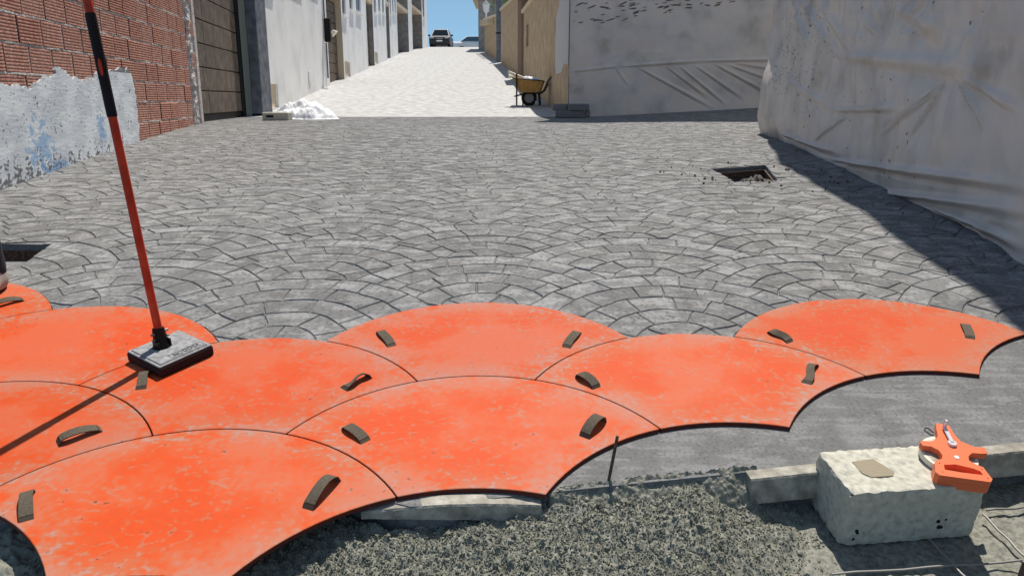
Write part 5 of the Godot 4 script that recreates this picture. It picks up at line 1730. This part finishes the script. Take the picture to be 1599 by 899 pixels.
func body_field(p: Vector3, bones: Array) -> float:
	var d := 1e9
	for b in bones:
		var ab: Vector3 = b[1] - b[0]
		var t: float = clampf((p - b[0]).dot(ab) / ab.length_squared(), 0, 1)
		var e: float = p.distance_to(b[0] + ab * t) - lerpf(b[2], b[3], t)
		var h: float = clampf(0.5 + 0.5 * (d - e) / 0.035, 0, 1)
		d = lerpf(d, e, h) - 0.035 * h * (1.0 - h) if d < 1e8 else e
	return d
func nets(bones: Array, lo: Vector3, hi: Vector3, cell: float, paint: Callable) -> MB:
	var m := MB.new()
	var n := Vector3i(((hi - lo) / cell).ceil()) + Vector3i.ONE
	var f := PackedFloat32Array()
	f.resize(n.x * n.y * n.z)
	var ix := func(x, y, z) -> int: return (x * n.y + y) * n.z + z
	for x in n.x:
		for y in n.y:
			for z in n.z: f[(x * n.y + y) * n.z + z] = body_field(lo + Vector3(x, y, z) * cell, bones)
	var vp := {}
	for x in n.x - 1:
		for y in n.y - 1:
			for z in n.z - 1:
				var s := Vector3.ZERO
				var c := 0
				for e in 12:
					var ax := e / 4
					var o := [Vector3i(0, 0, 0), Vector3i(0, 1, 0), Vector3i(0, 0, 1), Vector3i(0, 1, 1)][e % 4] as Vector3i
					if ax == 1: o = Vector3i(o.y, 0, o.z)
					elif ax == 2: o = Vector3i(o.y, o.z, 0)
					var a := Vector3i(x, y, z) + o
					var b := a
					b[ax] += 1
					var fa := f[ix.call(a.x, a.y, a.z)]; var fb := f[ix.call(b.x, b.y, b.z)]
					if (fa < 0.0) != (fb < 0.0):
						s += lo + (Vector3(a) + (Vector3(b) - Vector3(a)) * (fa / (fa - fb))) * cell
						c += 1
				if c > 0: vp[Vector3i(x, y, z)] = s / c
	var grad := func(p: Vector3) -> Vector3:
		var e := 0.004
		return Vector3(body_field(p + Vector3(e, 0, 0), bones) - body_field(p - Vector3(e, 0, 0), bones), body_field(p + Vector3(0, e, 0), bones) - body_field(p - Vector3(0, e, 0), bones), body_field(p + Vector3(0, 0, e), bones) - body_field(p - Vector3(0, 0, e), bones)).normalized()
	var nr := {}
	for k in vp: nr[k] = grad.call(vp[k])
	for k: Vector3i in vp:
		for ax in 3:
			var q := k
			var b := k
			b[ax] += 1
			if (f[ix.call(k.x, k.y, k.z)] < 0.0) == (f[ix.call(b.x, b.y, b.z)] < 0.0): continue
			var u := (ax + 1) % 3; var w := (ax + 2) % 3
			var k1 := k; k1[u] -= 1
			var k2 := k1; k2[w] -= 1
			var k3 := k; k3[w] -= 1
			if not (vp.has(k1) and vp.has(k2) and vp.has(k3)): continue
			m.col = paint.call(vp[k])
			m.tri_n(vp[k], vp[k1], vp[k2], nr[k], nr[k1], nr[k2]); m.tri_n(vp[k], vp[k2], vp[k3], nr[k], nr[k2], nr[k3])
	return m
func build_person() -> void:
	# a worker standing at the left edge: only a trouser leg and boot reach into the picture
	var foot := gp(2, 461, 0.016)
	var at := foot + Vector3(-0.185, 0, 0.0)
	var root := thing("person", "person in dark work trousers and dusty boots standing on the far left mat", "person", at, "", Basis(Vector3.UP, PI + 0.25))
	var bones := []
	for s in [-1.0, 1.0]:
		bones.append([Vector3(0.10 * s, 0.92, 0), Vector3(0.115 * s, 0.50, -0.02), 0.088, 0.062])
		bones.append([Vector3(0.115 * s, 0.50, -0.02), Vector3(0.13 * s, 0.10, 0.02), 0.062, 0.058])
		bones.append([Vector3(0.17 * s, 1.40, 0.0), Vector3(0.25 * s, 1.12, 0.02), 0.055, 0.043])
		bones.append([Vector3(0.25 * s, 1.12, 0.02), Vector3(0.22 * s, 0.92, -0.16), 0.043, 0.032])
		bones.append([Vector3(0.22 * s, 0.92, -0.16), Vector3(0.205 * s, 0.885, -0.225), 0.034, 0.030])
		for k in 4: bones.append([Vector3((0.19 + 0.011 * k) * s, 0.875, -0.23), Vector3((0.188 + 0.011 * k) * s, 0.835 + 0.004 * absf(k - 1.5), -0.265), 0.0095, 0.008])
		bones.append([Vector3(0.19 * s, 0.89, -0.20), Vector3(0.165 * s, 0.87, -0.25), 0.011, 0.009])
	bones.append([Vector3(0, 0.95, 0), Vector3(0, 1.15, 0), 0.135, 0.13])
	bones.append([Vector3(0, 1.15, 0), Vector3(0, 1.33, 0.01), 0.13, 0.14])
	bones.append([Vector3(-0.12, 1.38, 0.0), Vector3(0.12, 1.38, 0.0), 0.075, 0.075])
	bones.append([Vector3(0, 1.40, 0.0), Vector3(0, 1.53, -0.01), 0.055, 0.052])
	bones.append([Vector3(0, 1.60, -0.015), Vector3(0, 1.68, 0.0), 0.072, 0.088])
	bones.append([Vector3(0, 1.60, -0.09), Vector3(0, 1.63, -0.085), 0.014, 0.010])
	for s in [-1.0, 1.0]: bones.append([Vector3(0.085 * s, 1.61, 0.0), Vector3(0.088 * s, 1.645, 0.0), 0.012, 0.014])
	var skin := Color(0.45, 0.27, 0.19)
	var body := nets(bones, Vector3(-0.36, 0.06, -0.32), Vector3(0.36, 1.80, 0.20), 0.02, func(p: Vector3) -> Color:
		if p.y > 1.70 or (p.y > 1.60 and p.z > 0.03): return Color(0.03, 0.025, 0.02)
		if p.y > 1.46 or (p.z < -0.06 and p.y < 1.08 and absf(p.x) > 0.15): return skin
		if p.y > 0.96: return Color(0.20, 0.22, 0.25)
		return Color(0.035, 0.037, 0.045))
	obj("body", body, mats.plain, root)
	for s in [-1.0, 1.0]:
		var bt := nets([[Vector3(0.13 * s, 0.085, 0.02), Vector3(0.13 * s, 0.06, 0.025), 0.05, 0.05], [Vector3(0.13 * s, 0.045, 0.04), Vector3(0.14 * s, 0.042, -0.15), 0.046, 0.045]], Vector3(-0.25, -0.03, -0.24), Vector3(0.25, 0.30, 0.14), 0.016, func(p: Vector3) -> Color:
			return Color(0.07, 0.065, 0.06) if p.y < 0.022 else Color(0.34, 0.31, 0.27))
		for i in bt.v.size(): bt.v[i].y = maxf(bt.v[i].y, 0.0)
		obj("boot", bt, mats.plain, root)

# ---------------------------------------------------------------- scene
func _ready() -> void:
	rng.seed = 4711
	var cam := Camera3D.new()
	cam.name = "camera"
	cam.fov = rad_to_deg(2.0 * atan(449.5 / FPX))
	cam.near = 0.05; cam.far = 900.0
	cam.position = CAM
	cam.rotation.x = -TILT
	add_child(cam)
	cam.current = true
	var env := Environment.new()
	env.background_mode = Environment.BG_SKY
	var sky := Sky.new()
	var ps := ProceduralSkyMaterial.new()
	ps.sky_top_color = Color(0.46, 0.56, 0.70)
	ps.sky_horizon_color = Color(0.65, 0.86, 1.0)
	ps.sky_curve = 0.12
	ps.ground_horizon_color = Color(0.55, 0.56, 0.56)
	ps.ground_bottom_color = Color(0.35, 0.34, 0.33)
	ps.sun_angle_max = 3.0
	sky.sky_material = ps
	env.sky = sky
	env.background_energy_multiplier = 0.8
	env.tonemap_mode = Environment.TONE_MAPPER_LINEAR
	env.tonemap_exposure = 1.2
	env.sdfgi_enabled = true; env.ssao_enabled = true; env.ssil_enabled = true
	var we := WorldEnvironment.new()
	we.name = "world"
	we.environment = env
	add_child(we)
	var sun := DirectionalLight3D.new()
	sun.name = "sun"
	sun.light_color = Color(1.0, 0.972, 0.935)
	sun.light_energy = 1.5
	sun.light_angular_distance = 0.5
	sun.shadow_enabled = true
	add_child(sun)
	var to_sun := Vector3(0.118, 1.0, -0.44).normalized()
	sun.look_at_from_position(to_sun * 50.0, Vector3.ZERO, Vector3.RIGHT)

	make_materials()
	make_mat_texture()
	edge_a = flat2(gp(870, 768)); edge_b = flat2(gp(1599, 693))
	holes = [PackedVector2Array([flat2(gp(1113, 265)), flat2(gp(1196, 259)), flat2(gp(1216, 283)), flat2(gp(1150, 286))]), PackedVector2Array([flat2(gp(-60, 381)), flat2(gp(80, 383)), flat2(gp(42, 409)), flat2(gp(-80, 409))])]
	build_ground()
	var f0 := build_brick_wall()
	build_garage(f0)
	build_left_street()
	build_right()
	build_drain(holes[0], "open drain pit with broken rubble near the film wrapped house", true)
	build_drain(holes[1], "open black drain pit beside the standing person", false)
	build_mat(-1.5, 3, "small visible end of an orange mat under the boot of the person", [[-12, 480, 36, 469, 0.02, 0.5]])
	build_mat(-1, 2, "orange mat whose right end lies under the back of the tamper plate", [])
	build_mat(-0.5, 1, "orange mat carrying the front of the tamper plate", [[228, 583, 220, 608, 0.016, 0.3], [576, 589, 537, 608, 0.02, 1.0]])
	build_mat(0, 2, "dusty pink orange mat touching the finished paving in the middle of the row", [[594, 519, 612, 541, 0.012, 0.3], [902, 520, 885, 543, 0.012, -0.3]])
	build_mat(0.5, 1, "orange mat whose edge meets the smooth fresh concrete, joined to the far right mat", [[905, 588, 932, 606, 0.024, 0.4], [1272, 571, 1260, 599, 0.012, 0.8]])
	build_mat(1, 2, "orange mat with bold worn print nearest the film wrapped house", [[1204, 519, 1234, 535, 0.014, 0.9], [1508, 508, 1516, 529, 0.008, 0.2]])
	build_mat(-1, 0, "orange mat crossed by the shadow of the tamper pole", [[90, 693, 157, 671, 0.024, 0.3]])
	build_mat(0, 0, "bright orange mat overhanging the formwork board beside the rusty stake", [[541, 668, 571, 690, 0.016, 0.2], [940, 657, 913, 683, 0.038, -0.2]])
	build_mat(-0.5, -1, "large front orange mat overhanging the wet concrete", [[44, 771, 41, 813, 0.02, 0.1], [524, 750, 481, 795, 0.036, 0.1]])
	build_trench()
	build_tamper()
	build_blocks_and_barrow()
	build_cars()
	build_person()
